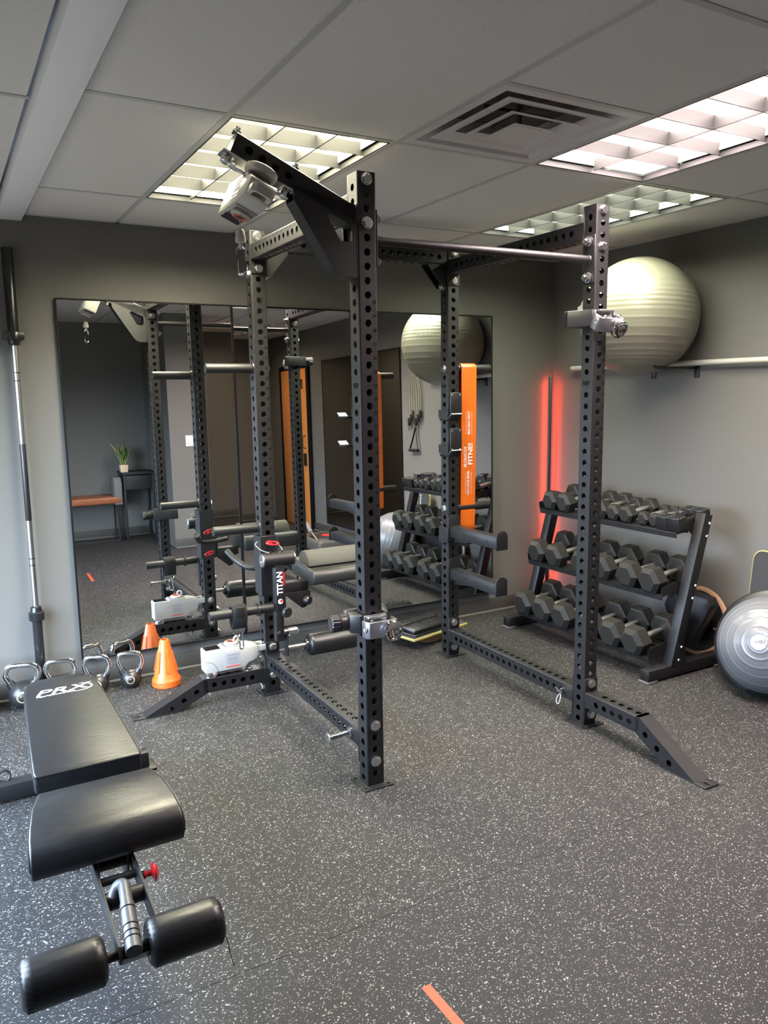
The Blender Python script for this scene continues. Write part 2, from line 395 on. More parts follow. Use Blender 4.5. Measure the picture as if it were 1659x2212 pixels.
def baseboard(name, x0, y0, x1, y1, nx, ny):
    bm = bmesh.new(); t = 0.011
    box(bm, ((x0 + x1) / 2 + nx * t / 2, (y0 + y1) / 2 + ny * t / 2, 0.049), (abs(x1 - x0) + abs(nx) * t, abs(y1 - y0) + abs(ny) * t, 0.098), 0.003)
    o = struct(name, bm, 'baseboard', flat=False)
    bm = bmesh.new(); box(bm, ((x0 + x1) / 2 + nx * 0.015, (y0 + y1) / 2 + ny * 0.015, 0.006), (abs(x1 - x0) + abs(nx) * 0.03, abs(y1 - y0) + abs(ny) * 0.03, 0.012), 0.003)
    obj('cove_toe', bm, 'trimline', o)
baseboard('baseboard_back', XL, YW, XR - 0.03, YW, 0, -1)
baseboard('baseboard_right', XR, -2.86, XR, YW, -1, 0)
baseboard('baseboard_front', XL, YF, 0.60, YF, 0, 1)
baseboard('baseboard_pier', 0.61, -2.25, 1.02, -2.25, 0, 1)
baseboard('baseboard_hall', 1.05, YH, XR - 0.03, YH, 0, 1)
baseboard('baseboard_left', XL, YF + 0.03, XL, YW - 0.03, 1, 0)

# window in the left wall, the source of the bluish daylight
bm = bmesh.new(); y0, y1, z0, z1 = WIN
for yy in (y0 + 0.025, (y0 + y1) / 2, y1 - 0.025): box(bm, (XL - 0.05, yy, (z0 + z1) / 2), (0.06, 0.05, z1 - z0), 0.004)
for zz in (z0 + 0.025, z1 - 0.025): box(bm, (XL - 0.05, (y0 + y1) / 2, zz), (0.058, y1 - y0, 0.05), 0.004)
wf = struct('window_1', bm, 'window_frame', flat=False)
for k in range(2):
    a = y0 + 0.05 + k * (y1 - y0) / 2 * 0.99; b = a + (y1 - y0) / 2 - 0.085
    bm = bmesh.new(); box(bm, (XL - 0.05, (a + b) / 2, (z0 + z1) / 2), (0.006, b - a, z1 - z0 - 0.1)); obj('pane', bm, 'pane', wf, flat=True)

# ceiling: slab, T-bar grid, lay-in tiles
bm = bmesh.new(); box(bm, ((XL + XR) / 2, (YH + YW) / 2, ZC + 0.26), (XR - XL + 0.3, YW - YH + 0.3, 0.06)); ceil = struct('ceiling', bm, 'black_gap')
GX = [-0.965, -0.515, 0.108, 0.735, 1.365, 1.970, XR]
GY = [YH, -3.725, -2.505, -1.285, -0.065, 1.155, YW]
LX = [XL, -1.70, -1.095]; LY = [YH, -3.59, -2.37, -1.15, 0.07, 1.29, YW]
def tile(x0, x1, y0, y1):
    bm = bmesh.new(); box(bm, ((x0 + x1) / 2, (y0 + y1) / 2, ZC + 0.0095), (x1 - x0 - 0.012, y1 - y0 - 0.012, 0.014), 0.003, seg=1)
    obj('tile', bm, 'tile', ceil)
def bar(x0, x1, y0, y1):
    bm = bmesh.new(); box(bm, ((x0 + x1) / 2, (y0 + y1) / 2, ZC + 0.003), (x1 - x0, y1 - y0, 0.006), 0.0015, seg=1); obj('grid_bar', bm, 'tbar', ceil)
skip = [(-0.2, 0.5), (1.05, -0.7), (1.65, 0.5), (1.65, -3.0)]
for i in range(len(GX) - 1):
    for j in range(len(GY) - 1):
        x0, x1, y0, y1 = GX[i], GX[i + 1], GY[j], GY[j + 1]
        if any(x0 < a < x1 and y0 < b < y1 for a, b in skip): continue
        if i == 2 and j == 3: tile(x0, x1, y0, -0.69); continue
        tile(x0, x1, y0, y1)
for i in range(len(LX) - 1):
    for j in range(len(LY) - 1): tile(LX[i], LX[i + 1], LY[j], LY[j + 1])
hb = 0.012
for x in GX[1:-1]: bar(x - hb, x + hb, YH, YW)
for i in range(len(GX) - 1):
    for y in GY[1:-1]: bar(GX[i] + (hb if i else 0), GX[i + 1] - hb, y - hb, y + hb)
bar(0.108 + hb, 0.735 - hb, -0.69 - hb, -0.69 + hb)
bar(LX[1] - hb, LX[1] + hb, YH, YW)
for y in LY[1:-1]: bar(LX[0], LX[1] - hb, y - hb, y + hb); bar(LX[1] + hb, LX[2], y - hb, y + hb)
bar(XR - 0.02, XR, YH, YW); bar(XL, XR - 0.02, YW - 0.02, YW)
bm = bmesh.new(); box(bm, (-1.03, (YH + YW) / 2, ZC + 0.02), (0.115, YW - YH, 0.10), 0.004); struct('trim_1', bm, 'beam', flat=False)

# recessed louvred lamps
LAMP_LABELS = ['warm yellowish louvred ceiling light nearest the cable arm', 'pinkish white louvred ceiling light at the right edge', 'dim greenish louvred ceiling light beside the right wall', 'warm orange louvred ceiling light near the wooden door']
for k, (x0, x1, y0, y1, pw, col_, nc, gl) in enumerate(LAMPS):
    L = thing('ceiling_light', LAMP_LABELS[k], 'ceiling light', ((x0 + x1) / 2, (y0 + y1) / 2, ZC), 0, 'louvred ceiling lights')
    w, h = x1 - x0, y1 - y0
    bm = bmesh.new()
    for sx_ in (-1, 1): box(bm, (sx_ * (w / 2 + 0.002), 0, 0.012), (0.010, h + 0.014, 0.022))
    for sy_ in (-1, 1): box(bm, (0, sy_ * (h / 2 + 0.002), 0.012), (w - 0.006, 0.010, 0.022))
    obj('reveal', bm, 'black_gap', L, flat=True)
    bm = bmesh.new()
    box(bm, (0, 0, 0.122), (w, h, 0.006))
    for sx_ in (-1, 1): box(bm, (sx_ * (w / 2 - 0.012), 0, 0.07), (0.004, h - 0.02, 0.085))
    for sy_ in (-1, 1): box(bm, (0, sy_ * (h / 2 - 0.012), 0.07), (w - 0.03, 0.004, 0.085))
    nm = 'lamp_glow_%d' % k
    mat(nm, (0.8, 0.8, 0.75), 0.5, emit=(col_, gl * 2.2))
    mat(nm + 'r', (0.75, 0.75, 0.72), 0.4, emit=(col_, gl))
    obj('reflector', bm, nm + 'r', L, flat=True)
    for j in range(nc):
        xx = -w / 2 + (j + 0.5) * w / nc
        bm = bmesh.new(); cyl(bm, (xx, -h / 2 + 0.03, 0.107), (xx, h / 2 - 0.03, 0.107), 0.011, seg=12); obj('fluorescent_tube', bm, nm, L)
    for j in range(1, nc):
        bm = bmesh.new(); box(bm, (-w / 2 + j * w / nc, 0, 0.031), (0.005, h - 0.024, 0.046)); obj('louvre_blade', bm, 'blade', L, flat=True)
    for j in range(1, 6):
        for i in range(nc):
            bm = bmesh.new(); a = -w / 2 + i * w / nc
            yy = -h / 2 + j * h / 6
            # parabolic blade: thin at the bottom, thicker on top
            prism(bm, [(yy - 0.002, 0.008), (yy + 0.002, 0.008), (yy + 0.003, 0.025), (yy + 0.007, 0.054), (yy - 0.007, 0.054), (yy - 0.003, 0.025)], w / nc - 0.006, basis((a + 0.003, 0, 0), (0, 1, 0), (0, 0, 1)))
            obj('louvre_blade', bm, 'blade', L)

# square ceiling diffuser
V = thing('air_vent', 'square grey stepped air vent in the ceiling between the lights', 'air vent', (0.4215, -0.3775, ZC))
bm = bmesh.new()
def ring(bm, h0, h1, z0, z1, th=0.002):
    for (a, za), (b, zb) in (((h0, z0), (h1, z1)),):
        P = [(-a, -a, za), (a, -a, za), (a, a, za), (-a, a, za)]; Q = [(-b, -b, zb), (b, -b, zb), (b, b, zb), (-b, b, zb)]
        vs = [bm.verts.new(p) for p in P + Q]; vt = [bm.verts.new((x, y, z + th)) for x, y, z in P + Q]
        for i in range(4):
            j = (i + 1) % 4
            bm.faces.new((vs[i], vs[j], vs[4 + j], vs[4 + i])); bm.faces.new((vt[i], vt[4 + i], vt[4 + j], vt[j]))
            bm.faces.new((vs[i], vt[i], vt[j], vs[j])); bm.faces.new((vs[4 + i], vs[4 + j], vt[4 + j], vt[4 + i]))
ring(bm, 0.300, 0.262, 0.001, 0.003); ring(bm, 0.262, 0.190, 0.003, 0.075); obj('frame', bm, 'vent', V, ang=20)
for a, b, z in ((0.222, 0.160, 0.004), (0.152, 0.104, -0.006)):
    bm = bmesh.new(); ring(bm, a, b, z, z + 0.014); obj('cone_ring', bm, 'vent', V, ang=20)
bm = bmesh.new(); ring(bm, 0.090, 0.058, -0.016, -0.008); box(bm, (0, 0, -0.008), (0.116, 0.116, 0.003)); obj('center_plate', bm, 'vent', V, ang=20)
bm = bmesh.new(); box(bm, (0, 0, 0.10), (0.40, 0.40, 0.05)); cyl(bm, (0, 0, 0.0), (0, 0, 0.08), 0.010); box(bm, (0, 0, 0.055), (0.30, 0.012, 0.012)); box(bm, (0, 0, 0.055), (0.012, 0.30, 0.012)); obj('duct', bm, 'vent_dark', V)

# mirrors on the back wall
MZ0, MZ1, MX0, MX1, MS = 0.155, 2.079, -0.852, 1.9117, 0.079
def mirror(label, x0, x1, z0, z1, basisM, group=None, fw_=0.009, glass='mirror'):
    t = thing('wall_mirror', label, 'mirror', (0, 0, 0), 0, group); t.matrix_world = basisM
    w, h = x1 - x0, z1 - z0
    bm = bmesh.new(); box(bm, (0, 0.004, 0), (w - 2 * fw_, 0.004, h - 2 * fw_)); obj('glass', bm, glass, t, flat=True)
    bm = bmesh.new()
    for sx_ in (-1, 1): box(bm, (sx_ * (w / 2 - fw_ / 2), 0.006, 0), (fw_, 0.016, h), 0.001, seg=1)
    for sz in (-1, 1): box(bm, (0, 0.006, sz * (h / 2 - fw_ / 2)), (w - 2 * fw_, 0.016, fw_), 0.001, seg=1)
    obj('frame', bm, 'dark_frame', t)
mirror('tall wall mirror left of the dark seam, behind the cones', MX0, MS, MZ0, MZ1, T((MX0 + MS) / 2, YW - 0.030, (MZ0 + MZ1) / 2) @ RZ(math.radians(-0.62)) @ RX(math.radians(-0.40)), 'mirrors on the back wall')
mirror('wide wall mirror right of the dark seam, ending near the corner', MS, MX1, MZ0, MZ1, T((MS + MX1) / 2, YW - 0.042, (MZ0 + MZ1) / 2) @ RZ(math.radians(-0.62)) @ RX(math.radians(-0.80)), 'mirrors on the back wall')
mirror('dark framed mirror on the right wall, seen reflected in the back mirror', -2.45, -0.58, 0.13, 2.07, T(XR - 0.017, -1.515, 1.10) @ RZ(-PI / 2), glass='mirror_grey')

# door on the right wall (seen in the mirror)
D = bpy.data.objects.new('door_1', None); COL.objects.link(D); D.location = (XR, -3.32, 0); D['kind'] = 'structure'; D['label'] = 'orange brown wooden door with black handle, seen in the mirror'
bm = bmesh.new(); box(bm, (-0.018, 0, 1.01), (0.03, 0.84, 2.0), 0.003); obj('door_panel', bm, 'door_wood', D)
bm = bmesh.new()
for s_ in (-1, 1): box(bm, (-0.02, s_ * 0.45, 1.03), (0.04, 0.06, 2.06), 0.003)
box(bm, (-0.02, 0, 2.045), (0.038, 0.84, 0.05), 0.003); obj('door_frame', bm, 'dark_frame', D)
bm = bmesh.new(); tube(bm, [(-0.033, 0.34, 1.18), (-0.075, 0.34, 1.17), (-0.075, 0.34, 1.03), (-0.033, 0.34, 1.02)], 0.007); obj('pull_handle', bm, 'black_gloss', D)
bm = bmesh.new(); box(bm, (-0.042, 0.33, 0.88), (0.03, 0.065, 0.16), 0.012); obj('keypad_lock', bm, 'black_gloss', D)
bm = bmesh.new(); cyl(bm, (-0.033, 0.28, 1.86), (-0.05, 0.28, 1.86), 0.022); tube(bm, [(-0.05, 0.28, 1.86), (-0.055, 0.31, 1.84), (-0.055, 0.33, 1.76)], 0.008); obj('hook', bm, 'black_gloss', D)

# ================================================================== power rack
Z0 = 0.006
HR = 0.0137
def perf_face(bm, L, w, holes, r, M, pitch=2 * I, depth=0.004):
    """flat strip 0..L (local y) by w (local x) in local z=0 with round holes; M places it."""
    N = 16
    holes = sorted(h for h in holes if r < h < L - r)
    def V(x, y, z=0): return bm.verts.new(M @ Vector((x, y, z)))
    def quad(y0, y1):
        if y1 - y0 > 1e-5: bm.faces.new((V(-w / 2, y0), V(w / 2, y0), V(w / 2, y1), V(-w / 2, y1)))
    cur = 0.0
    for i, h in enumerate(holes):
        lo = max(cur, h - pitch / 2); hi = min(L, h + pitch / 2)
        if i + 1 < len(holes): hi = min(hi, (h + holes[i + 1]) / 2)
        quad(cur, lo); cur = hi
        ci, bo, ins = [], [], []
        for k in range(N):
            a = 2 * PI * k / N; ca, sa = math.cos(a), math.sin(a)
            ci.append(V(r * ca, h + r * sa)); ins.append(V(r * ca, h + r * sa, -depth))
            q = k % 8
            if k in (2, 6, 10, 14): bx = w / 2 * (1 if ca > 0 else -1); by = (hi - h) if sa > 0 else (lo - h)
            elif k in (15, 0, 1, 7, 8, 9): bx = w / 2 * (1 if ca > 0 else -1); by = (hi - h if sa > 0 else h - lo) * (0.55 if abs(sa) > 0.1 else 0) * (1 if sa > 0 else -1)
            else: by = (hi - h) if sa > 0 else (lo - h); bx = 0.5 * w / 2 * (0 if abs(ca) < 0.1 else (1 if ca > 0 else -1))
            bo.append(V(bx, h + by))
        for k in range(N):
            k2 = (k + 1) % N
            bm.faces.new((bo[k], bo[k2], ci[k2], ci[k])); bm.faces.new((ci[k], ci[k2], ins[k2], ins[k]))
    quad(cur, L)
def perf_tube(bm, L, w, fy, by, fx, bx, M=None, bev=0.005, r=HR, w2=None, caps=True):
    """square tube along local z (0..L). fy: holes in -y face, by: +y, fx: -x, bx: +x."""
    M = M or Matrix(); w2 = w2 or w; hx, hy = w / 2, w2 / 2
    perf_face(bm, L, w - 2 * bev, fy, r, M @ basis((0, -hy, 0), (1, 0, 0), (0, 0, 1)))
    perf_face(bm, L, w - 2 * bev, by, r, M @ basis((0, hy, 0), (-1, 0, 0), (0, 0, 1)))
    perf_face(bm, L, w2 - 2 * bev, fx, r, M @ basis((-hx, 0, 0), (0, -1, 0), (0, 0, 1)))
    perf_face(bm, L, w2 - 2 * bev, bx, r, M @ basis((hx, 0, 0), (0, 1, 0), (0, 0, 1)))
    for sx_, sy_ in ((-1, -1), (1, -1), (1, 1), (-1, 1)):
        pr = []
        for t in range(4):
            a = t / 3 * PI / 2
            pr.append((sx_ * (hx - bev + bev * math.cos(a)), sy_ * (hy - bev + bev * math.sin(a))))
        lo = [bm.verts.new(M @ Vector((x, y, 0))) for x, y in pr]; hi = [bm.verts.new(M @ Vector((x, y, L))) for x, y in pr]
        for t in range(3): bm.faces.new((lo[t], lo[t + 1], hi[t + 1], hi[t]))
    if caps: box(bm, (0, 0, L - 0.003), (w - 0.006, w2 - 0.006, 0.005), M=M)
def hexbolt(bm, p, d, r=0.0195, h=0.013):
    lathe(bm, [(0.0225, 0), (0.0225, 0.003), (r, 0.0035)], p, d, 20)
    lathe(bm, [(r, 0.003), (r, h - 0.002), (r * 0.86, h), (0, h)], p, d, 6, phase=0.3)
def hexnut(bm, p, d):
    lathe(bm, [(0.0225, 0), (0.0225, 0.003), (0.019, 0.0035)], p, d, 20)
    lathe(bm, [(0.0195, 0.003), (0.0195, 0.017), (0.016, 0.019)], p, d, 6, phase=0.1)
    lathe(bm, [(0.0115, 0.019), (0.0115, 0.027), (0.010, 0.029)], p, d, 14)

RK = thing('power_rack', 'black four post power rack with numbered perforated uprights', 'power rack', (0, 0, 0), RY)
UH = 93 * I
front_h = [2 * k * I for k in range(1, 47)]
side_h = [(2 * k - 1) * I for k in range(1, 47) if k != 32]
bm = bmesh.new(); perf_tube(bm, UH, 3 * I, front_h, front_h, side_h, side_h); ME_UP = mesh_of(bm, 'upright', 'rack', ang=30)
bm = bmesh.new()
for sgn, MM in ((1, Matrix()), (-1, RZ(PI))):
    for n in range(1, 31):
        text(bm, str(n), MM @ basis((0.0255, -1.5 * I - 0.0006, (2 * (n + 8) - 1.02) * I), (1, 0, 0), (0, 0, 1)), 0.0165, 0.95, bold=0.012)
    text(bm, 'REP', MM @ basis((-1.5 * I - 0.0006, 0, 63 * I), (0, -1, 0), (0, 0, 1)), 0.026, 1.0, bold=0.02)
ME_NUM = mesh_of(bm, 'number_marks', 'print', flat=True)
bm = bmesh.new(); PL = 0.066
prism(bm, [(-PL, -PL), (PL, -PL), (PL, PL), (-PL, PL)], Z0, T(0, 0, 0), holes=[[(x + 0.007 * math.cos(a), y + 0.007 * math.sin(a)) for a in [2 * PI * k / 10 for k in range(10)]] for x, y in ((-0.05, -0.05), (-0.05, 0.05), (0.05, -0.05), (0.05, 0.05))], bev=0.0012)
ME_BASE = mesh_of(bm, 'base_plate', 'rack')
bm = bmesh.new(); hexbolt(bm, (0, 0, 0), (0, 0, 1)); ME_BOLT = mesh_of(bm, 'bolt', 'zinc', ang=25)
bm = bmesh.new(); hexnut(bm, (0, 0, 0), (0, 0, 1)); ME_NUT = mesh_of(bm, 'nut', 'zinc', ang=25)
def fit_z(d):   # matrix turning +z to d
    x, y, z = frame_of(d); return Matrix(((x.x, y.x, z.x, 0), (x.y, y.y, z.y, 0), (x.z, y.z, z.z, 0), (0, 0, 0, 1)))
def bolt(par, p, d, nut=False):
    d = Vector(d); return link('nut' if nut else 'bolt', ME_NUT if nut else ME_BOLT, par, Matrix.Translation(p) @ fit_z(d))
UP = {}
for nm, x, y in (('FL', 0, 0), ('FR', RW, 0), ('BL', 0, RD), ('BR', RW, RD)):
    u = link('upright', ME_UP, RK, T(x, y, Z0)); UP[nm] = u
    link('number_marks', ME_NUM, u)['kind'] = 'stuff'
    link('base_plate', ME_BASE, u, T(0, 0, -Z0 + 0.0) if nm[0] == 'F' else RZ(0) @ T(0, 0, -Z0))
HW = 1.5 * I
FT = 0.006   # flange plate thickness
def flange(bm, c, axis, h=8 * I, w=3 * I):
    box(bm, c, (FT, w, h) if axis == 'x' else (w, FT, h), 0.0015, seg=1)
def side_beam(x, zc, name='crossmember', numbers=True):
    L = RD - 3 * I - 2 * FT
    bm = bmesh.new(); hs = [L / 2 + (k - 9) * 2 * I for k in range(19)]; ht = [h + I for h in hs[:-1]]
    M = T(x, HW + FT, zc) @ basis((0, 0, 0), (1, 0, 0), (0, 0, 1)) if False else Matrix(((1, 0, 0, x), (0, 0, 1, HW + FT), (0, -1, 0, zc), (0, 0, 0, 1)))
    perf_tube(bm, L, 3 * I, ht, ht, hs, hs, M, caps=False)
    o = obj(name, bm, 'rack', RK, ang=30)
    for yy_ in (HW + FT / 2, RD - HW - FT / 2): bm = bmesh.new(); flange(bm, (x, yy_, zc), 'y'); obj('flange', bm, 'rack', o)
    if numbers:
        bm = bmesh.new()
        for s_ in (-1, 1):
            for n, h in enumerate(hs[:18]):
                text(bm, str(n + 1), basis((x + s_ * (HW + 0.0006), HW + FT + h + 0.02, zc + 0.0235), (0, s_, 0), (0, 0, 1)), 0.0125, 1.0, bold=0.01)
        obj('number_marks', bm, 'print', o, flat=True)['kind'] = 'stuff'
    return o
side_beam(0, Z0 + 7 * I); side_beam(RW, Z0 + 5 * I); side_beam(0, Z0 + 89 * I); side_beam(RW, Z0 + 89 * I)
for nm, lo, hi in (('FL', 2, 46), ('FR', 1, 46), ('BL', 2, 46), ('BR', 1, 46)):
    for h0, top in ((lo, 0), (hi - 3, 1)):
        for k in (h0, h0 + 3):
            if nm in ('FL', 'FR'):
                if nm == 'FR' and not top:
                    bolt(UP[nm], (0, -HW - FT, 2 * k * I), (0, -1, 0)); bolt(UP[nm], (0, HW + FT, 2 * k * I), (0, 1, 0), True); continue
                bolt(UP[nm], (0, -HW, 2 * k * I), (0, -1, 0)); bolt(UP[nm], (0, HW + FT, 2 * k * I), (0, 1, 0), True)
            else:
                bolt(UP[nm], (0, -HW - FT, 2 * k * I), (0, -1, 0)); bolt(UP[nm], (0, HW, 2 * k * I), (0, 1, 0), True)
# rear top crossmember with corner gussets
zc = Z0 + 91 * I; L = RW - 3 * I - 2 * FT
bm = bmesh.new(); hs = [L / 2 + (k - 9.5) * 2 * I for k in range(20)]
perf_tube(bm, L, 3 * I, hs, hs, hs, hs, Matrix(((0, 0, 1, HW + FT), (1, 0, 0, RD), (0, 1, 0, zc), (0, 0, 0, 1))), caps=False)
rear = obj('crossmember', bm, 'rack', RK, ang=30)
for s_, x in ((1, HW + FT / 2), (-1, RW - HW - FT / 2)):
    bm = bmesh.new(); flange(bm, (x, RD, zc - 2.5 * I), 'x', 8 * I)
    for yy in (RD - 0.036, RD + 0.030):
        prism(bm, [(0, 0), (0.115, 0), (0.115, -0.012), (0.02, -0.125), (0, -0.125)], 0.006, basis((x + s_ * FT / 2, yy + (0.0 if s_ > 0 else 0.006), zc - HW), (s_, 0, 0), (0, 0, 1)))
    obj('gusset_bracket', bm, 'rack', rear)
    bolt(UP['BL' if s_ > 0 else 'BR'], ((HW + FT) * s_, 0, 85 * I), (s_, 0, 0), True)
    bolt(UP['BL' if s_ > 0 else 'BR'], (-HW * s_, 0, 85 * I), (-s_, 0, 0))
bolt(rear, (0.62, RD - HW, zc), (0, -1, 0))
# pull-up bar
zb = Z0 + 84 * I
bm = bmesh.new(); cyl(bm, (HW + FT, 0, zb), (RW - HW - FT, 0, zb), 0.0172, seg=22); pb = obj('pull_up_bar', bm, 'rack', RK)
for s_, x, nm in ((1, HW + FT / 2, 'FL'), (-1, RW - HW - FT / 2, 'FR')):
    bm = bmesh.new(); flange(bm, (x, 0, zb), 'x'); cyl(bm, (x, 0, zb), (x + s_ * 0.010, 0, zb), 0.022, 0.018); obj('flange', bm, 'rack', pb)
    for k in (81, 87):
        bolt(UP[nm], ((HW + FT) * s_, 0, k * I), (s_, 0, 0), True)
        if nm == 'FR': bolt(UP[nm], (-HW * s_, 0, k * I), (-s_, 0, 0))
# feet: one in front of the right post, one to the left of the rear left post
def foot(M, zc):
    """local x = outward, local z = up; flange at x=0."""
    w = 3 * I; xb = 0.330; xt = 0.64
    sl = math.atan2(zc + HW - 0.006, xt - xb - 0.02)
    bm = bmesh.new(); L1 = xb
    hs = [0.072 + k * 2 * I for k in range(6)]; ht = [h + 0.018 for h in hs[:5]]
    MT_ = M @ Matrix(((0, 0, 1, FT), (1, 0, 0, 0), (0, 1, 0, zc), (0, 0, 0, 1)))
    perf_tube(bm, L1, w, hs if False else [], ht, hs, hs, MT_, caps=False)
    # the sloping leg: side plates with holes, top plate, bottom closed on the floor
    zt, zl = zc + HW, zc - HW
    xs = xb + FT; tip = xs + 0.30; xl = xs - 0.016
    # lower edge line parallel to the upper one
    k = (zt - 0.006) / (tip - xs)
    xlow = xl + (zl - 0.006) / k
    poly = [(xs, zt), (tip, 0.006), (xlow, 0.006), (xl, zl), (xs - 0.02, zl), (xs - 0.02, zt)]
    holes = []
    for t in (0.20, 0.42, 0.64):
        cxh, czh = xs + t * (tip - xs) - 0.022, zt - t * (zt - 0.006) - 0.032
        if czh > 0.024: holes.append([(cxh + HR * math.cos(a), czh + HR * math.sin(a)) for a in [2 * PI * q / 16 for q in range(16)]])
    for yy in (-HW, HW - 0.004):
        prism(bm, poly, 0.004, M @ basis((0, yy + 0.004, 0), (1, 0, 0), (0, 0, 1)) @ T(0, 0, 0), holes=holes)
    def plate(p0, p1, th=0.004):
        d = Vector((p1[0] - p0[0], 0, p1[1] - p0[1])); n = Vector((-d.z, 0, d.x)).normalized() * th
        vs = []
        for yy in (-HW + 0.002, HW - 0.002):
            for p in (p0, p1): vs += [Vector((p[0], yy, p[1])), Vector((p[0], yy, p[1])) - n]
        b = [bm.verts.new(M @ v) for v in vs]
        for q in ((0, 2, 6, 4), (1, 5, 7, 3), (0, 1, 3, 2), (4, 6, 7, 5), (0, 4, 5, 1), (2, 3, 7, 6)): bm.faces.new([b[i] for i in q])
    plate((xs - 0.02, zt), (xs, zt)); plate((xs, zt), (tip, 0.006)); plate((xlow, 0.008), (xl, zl + 0.002), 0.003)
    f = obj('stabilizer_foot', bm, 'rack', RK, ang=30)
    bm = bmesh.new(); box(bm, (FT / 2, 0, zc), (FT, w, 8 * I), 0.0015, M=M, seg=1); obj('flange', bm, 'rack', f)
    bm = bmesh.new()
    hole = [(tip + 0.03 + (0.008 if abs(a) < PI / 2 else -0.008) + 0.006 * math.cos(a), 0.006 * math.sin(a)) for a in [2 * PI * q / 12 - PI + 0.01 for q in range(12)]]
    prism(bm, [(xlow, -HW - 0.002), (tip + 0.055, -HW - 0.002), (tip + 0.055, HW + 0.002), (xlow, HW + 0.002)], 0.006, M, holes=[hole], bev=0.001)
    obj('floor_plate', bm, 'rack', f)
    return f
foot(T(RW, -HW, 0) @ RZ(-PI / 2), Z0 + 5 * I)
fl = foot(T(-HW, RD, 0) @ RZ(PI), Z0 + 4 * I)
for k in (1, 7): bolt(UP['BL'], (-HW - FT, 0, k * I), (-1, 0, 0)); bolt(UP['BL'], (HW, 0, k * I), (1, 0, 0), True)
# plate storage pegs
for x, s_, nm in ((0, -1, 'BL'), (RW, 1, 'BR')):
    for k in (67, 35):
        zz = Z0 + k * I
        bm = bmesh.new(); xa = x + s_ * HW
        lathe(bm, [(0.030, 0), (0.030, 0.006), (0.0245, 0.007), (0.0245, 0.236), (0.0225, 0.240), (0, 0.240)], (xa, RD, zz), (s_, 0, 0), 24)
        p = obj('storage_peg', bm, 'rack', RK)
        bm = bmesh.new(); lathe(bm, [(0.0315, 0.0), (0.0315, 0.0025), (0.026, 0.003)], (xa, RD, zz), (s_, 0, 0), 24); obj('washer', bm, 'zinc', p)
        bolt(UP[nm], (-s_ * HW, 0, k * I), (-s_, 0, 0))
# cable arm on the front left post
AY = 0.0
bm = bmesh.new()
tipT, tipB, rootT, rootB = (-0.477, 2.442), (-0.503, 2.380), (-HW - FT, 2.250), (-HW - FT, 2.165)
ang = math.atan2(tipT[1] - rootT[1], -(tipT[0] - rootT[0]))
u_ = Vector((-math.cos(ang), 0, math.sin(ang))); n_ = Vector((math.sin(ang), 0, math.cos(ang)))
Lm = 0.50; o_ = Vector((rootT[0], 0, rootT[1])) - n_ * HW - u_ * 0.03
Mx = Matrix(((n_.x, 0, u_.x, o_.x), (0, 1, 0, 0), (n_.z, 0, u_.z, o_.z), (0, 0, 0, 1)))
hA = [Lm - 0.055 - k * 2 * I for k in range(4)]
perf_tube(bm, Lm, 2.75 * I, hA, hA, [], [], Mx, w2=3 * I)
arm = obj('cable_arm', bm, 'rack', RK, ang=30)
outer = [(-0.285, 2.290), (-0.282, 2.243), (-0.140, 2.026), (-0.118, 2.004), (-0.095, 1.996), (-0.0445, 1.996), (-0.0445, 2.25)]
win = [(-0.146, 2.190), (-0.157, 2.170), (-0.107, 2.115), (-0.080, 2.108), (-0.062, 2.115), (-0.062, 2.165)]
win = [(-0.146, 2.222), (-0.158, 2.204), (-0.108, 2.120), (-0.062, 2.120), (-0.062, 2.186)]
bm = bmesh.new()
for yy in (-HW + 0.005, HW): prism(bm, outer, 0.005, basis((0, yy, 0), (1, 0, 0), (0, 0, 1)), holes=[win])
for a, b in zip(outer[1:5], outer[2:6]):
    d = Vector((b[0] - a[0], 0, b[1] - a[1])); nn = Vector((d.z, 0, -d.x)).normalized() * 0.004
    vs = [Vector((p[0], yy, p[1])) + q for yy in (-HW + 0.001, HW - 0.001) for p in (a, b) for q in (Vector((0, 0, 0)), nn * -1)]
    bb = [bm.verts.new(v) for v in vs]
    for q in ((0, 2, 6, 4), (1, 5, 7, 3), (0, 1, 3, 2), (4, 6, 7, 5), (0, 4, 5, 1), (2, 3, 7, 6)): bm.faces.new([bb[i] for i in q])
obj('arm_brace', bm, 'rack', arm, ang=30)
bm = bmesh.new(); box(bm, (-HW - FT / 2, 0, 2.125), (FT, 3 * I, 0.26), 0.0015, seg=1); obj('flange', bm, 'rack', arm)
for k in (41, 44):
    bolt(UP['FL'], (HW + FT, 0, 0), (1, 0, 0), True).matrix_local = T(HW + FT, 0, (2 * k - 1) * I) @ fit_z(Vector((1, 0, 0)))
bolt(arm, (-HW - FT, 0, 2.215), (-1, 0, 0))

# ================================================================== things mounted on the rack
RM = RZ(RY)
def rthing(name, label, cat, p, group=None):
    w = RM @ Vector(p); return thing(name, label, cat, w, RY, group)
def ringpts(c, r, x, y, n=16, r2=None):
    x, y = Vector(x).normalized(), Vector(y).normalized(); r2 = r2 or r
    return [Vector(c) + x * r * math.cos(2 * PI * k / n) + y * r2 * math.sin(2 * PI * k / n) for k in range(n)]
def stadium(c, hx, hz, x, z, n=6):
    x, z = Vector(x).normalized(), Vector(z).normalized(); pts = []
    for k in range(n + 1): a = PI * k / n; pts.append(Vector(c) + x * hx * math.cos(a) + z * (hz - hx + hx * math.sin(a)))
    for k in range(n + 1): a = PI + PI * k / n; pts.append(Vector(c) + x * hx * math.cos(a) + z * (-(hz - hx) + hx * math.sin(a)))
    return pts
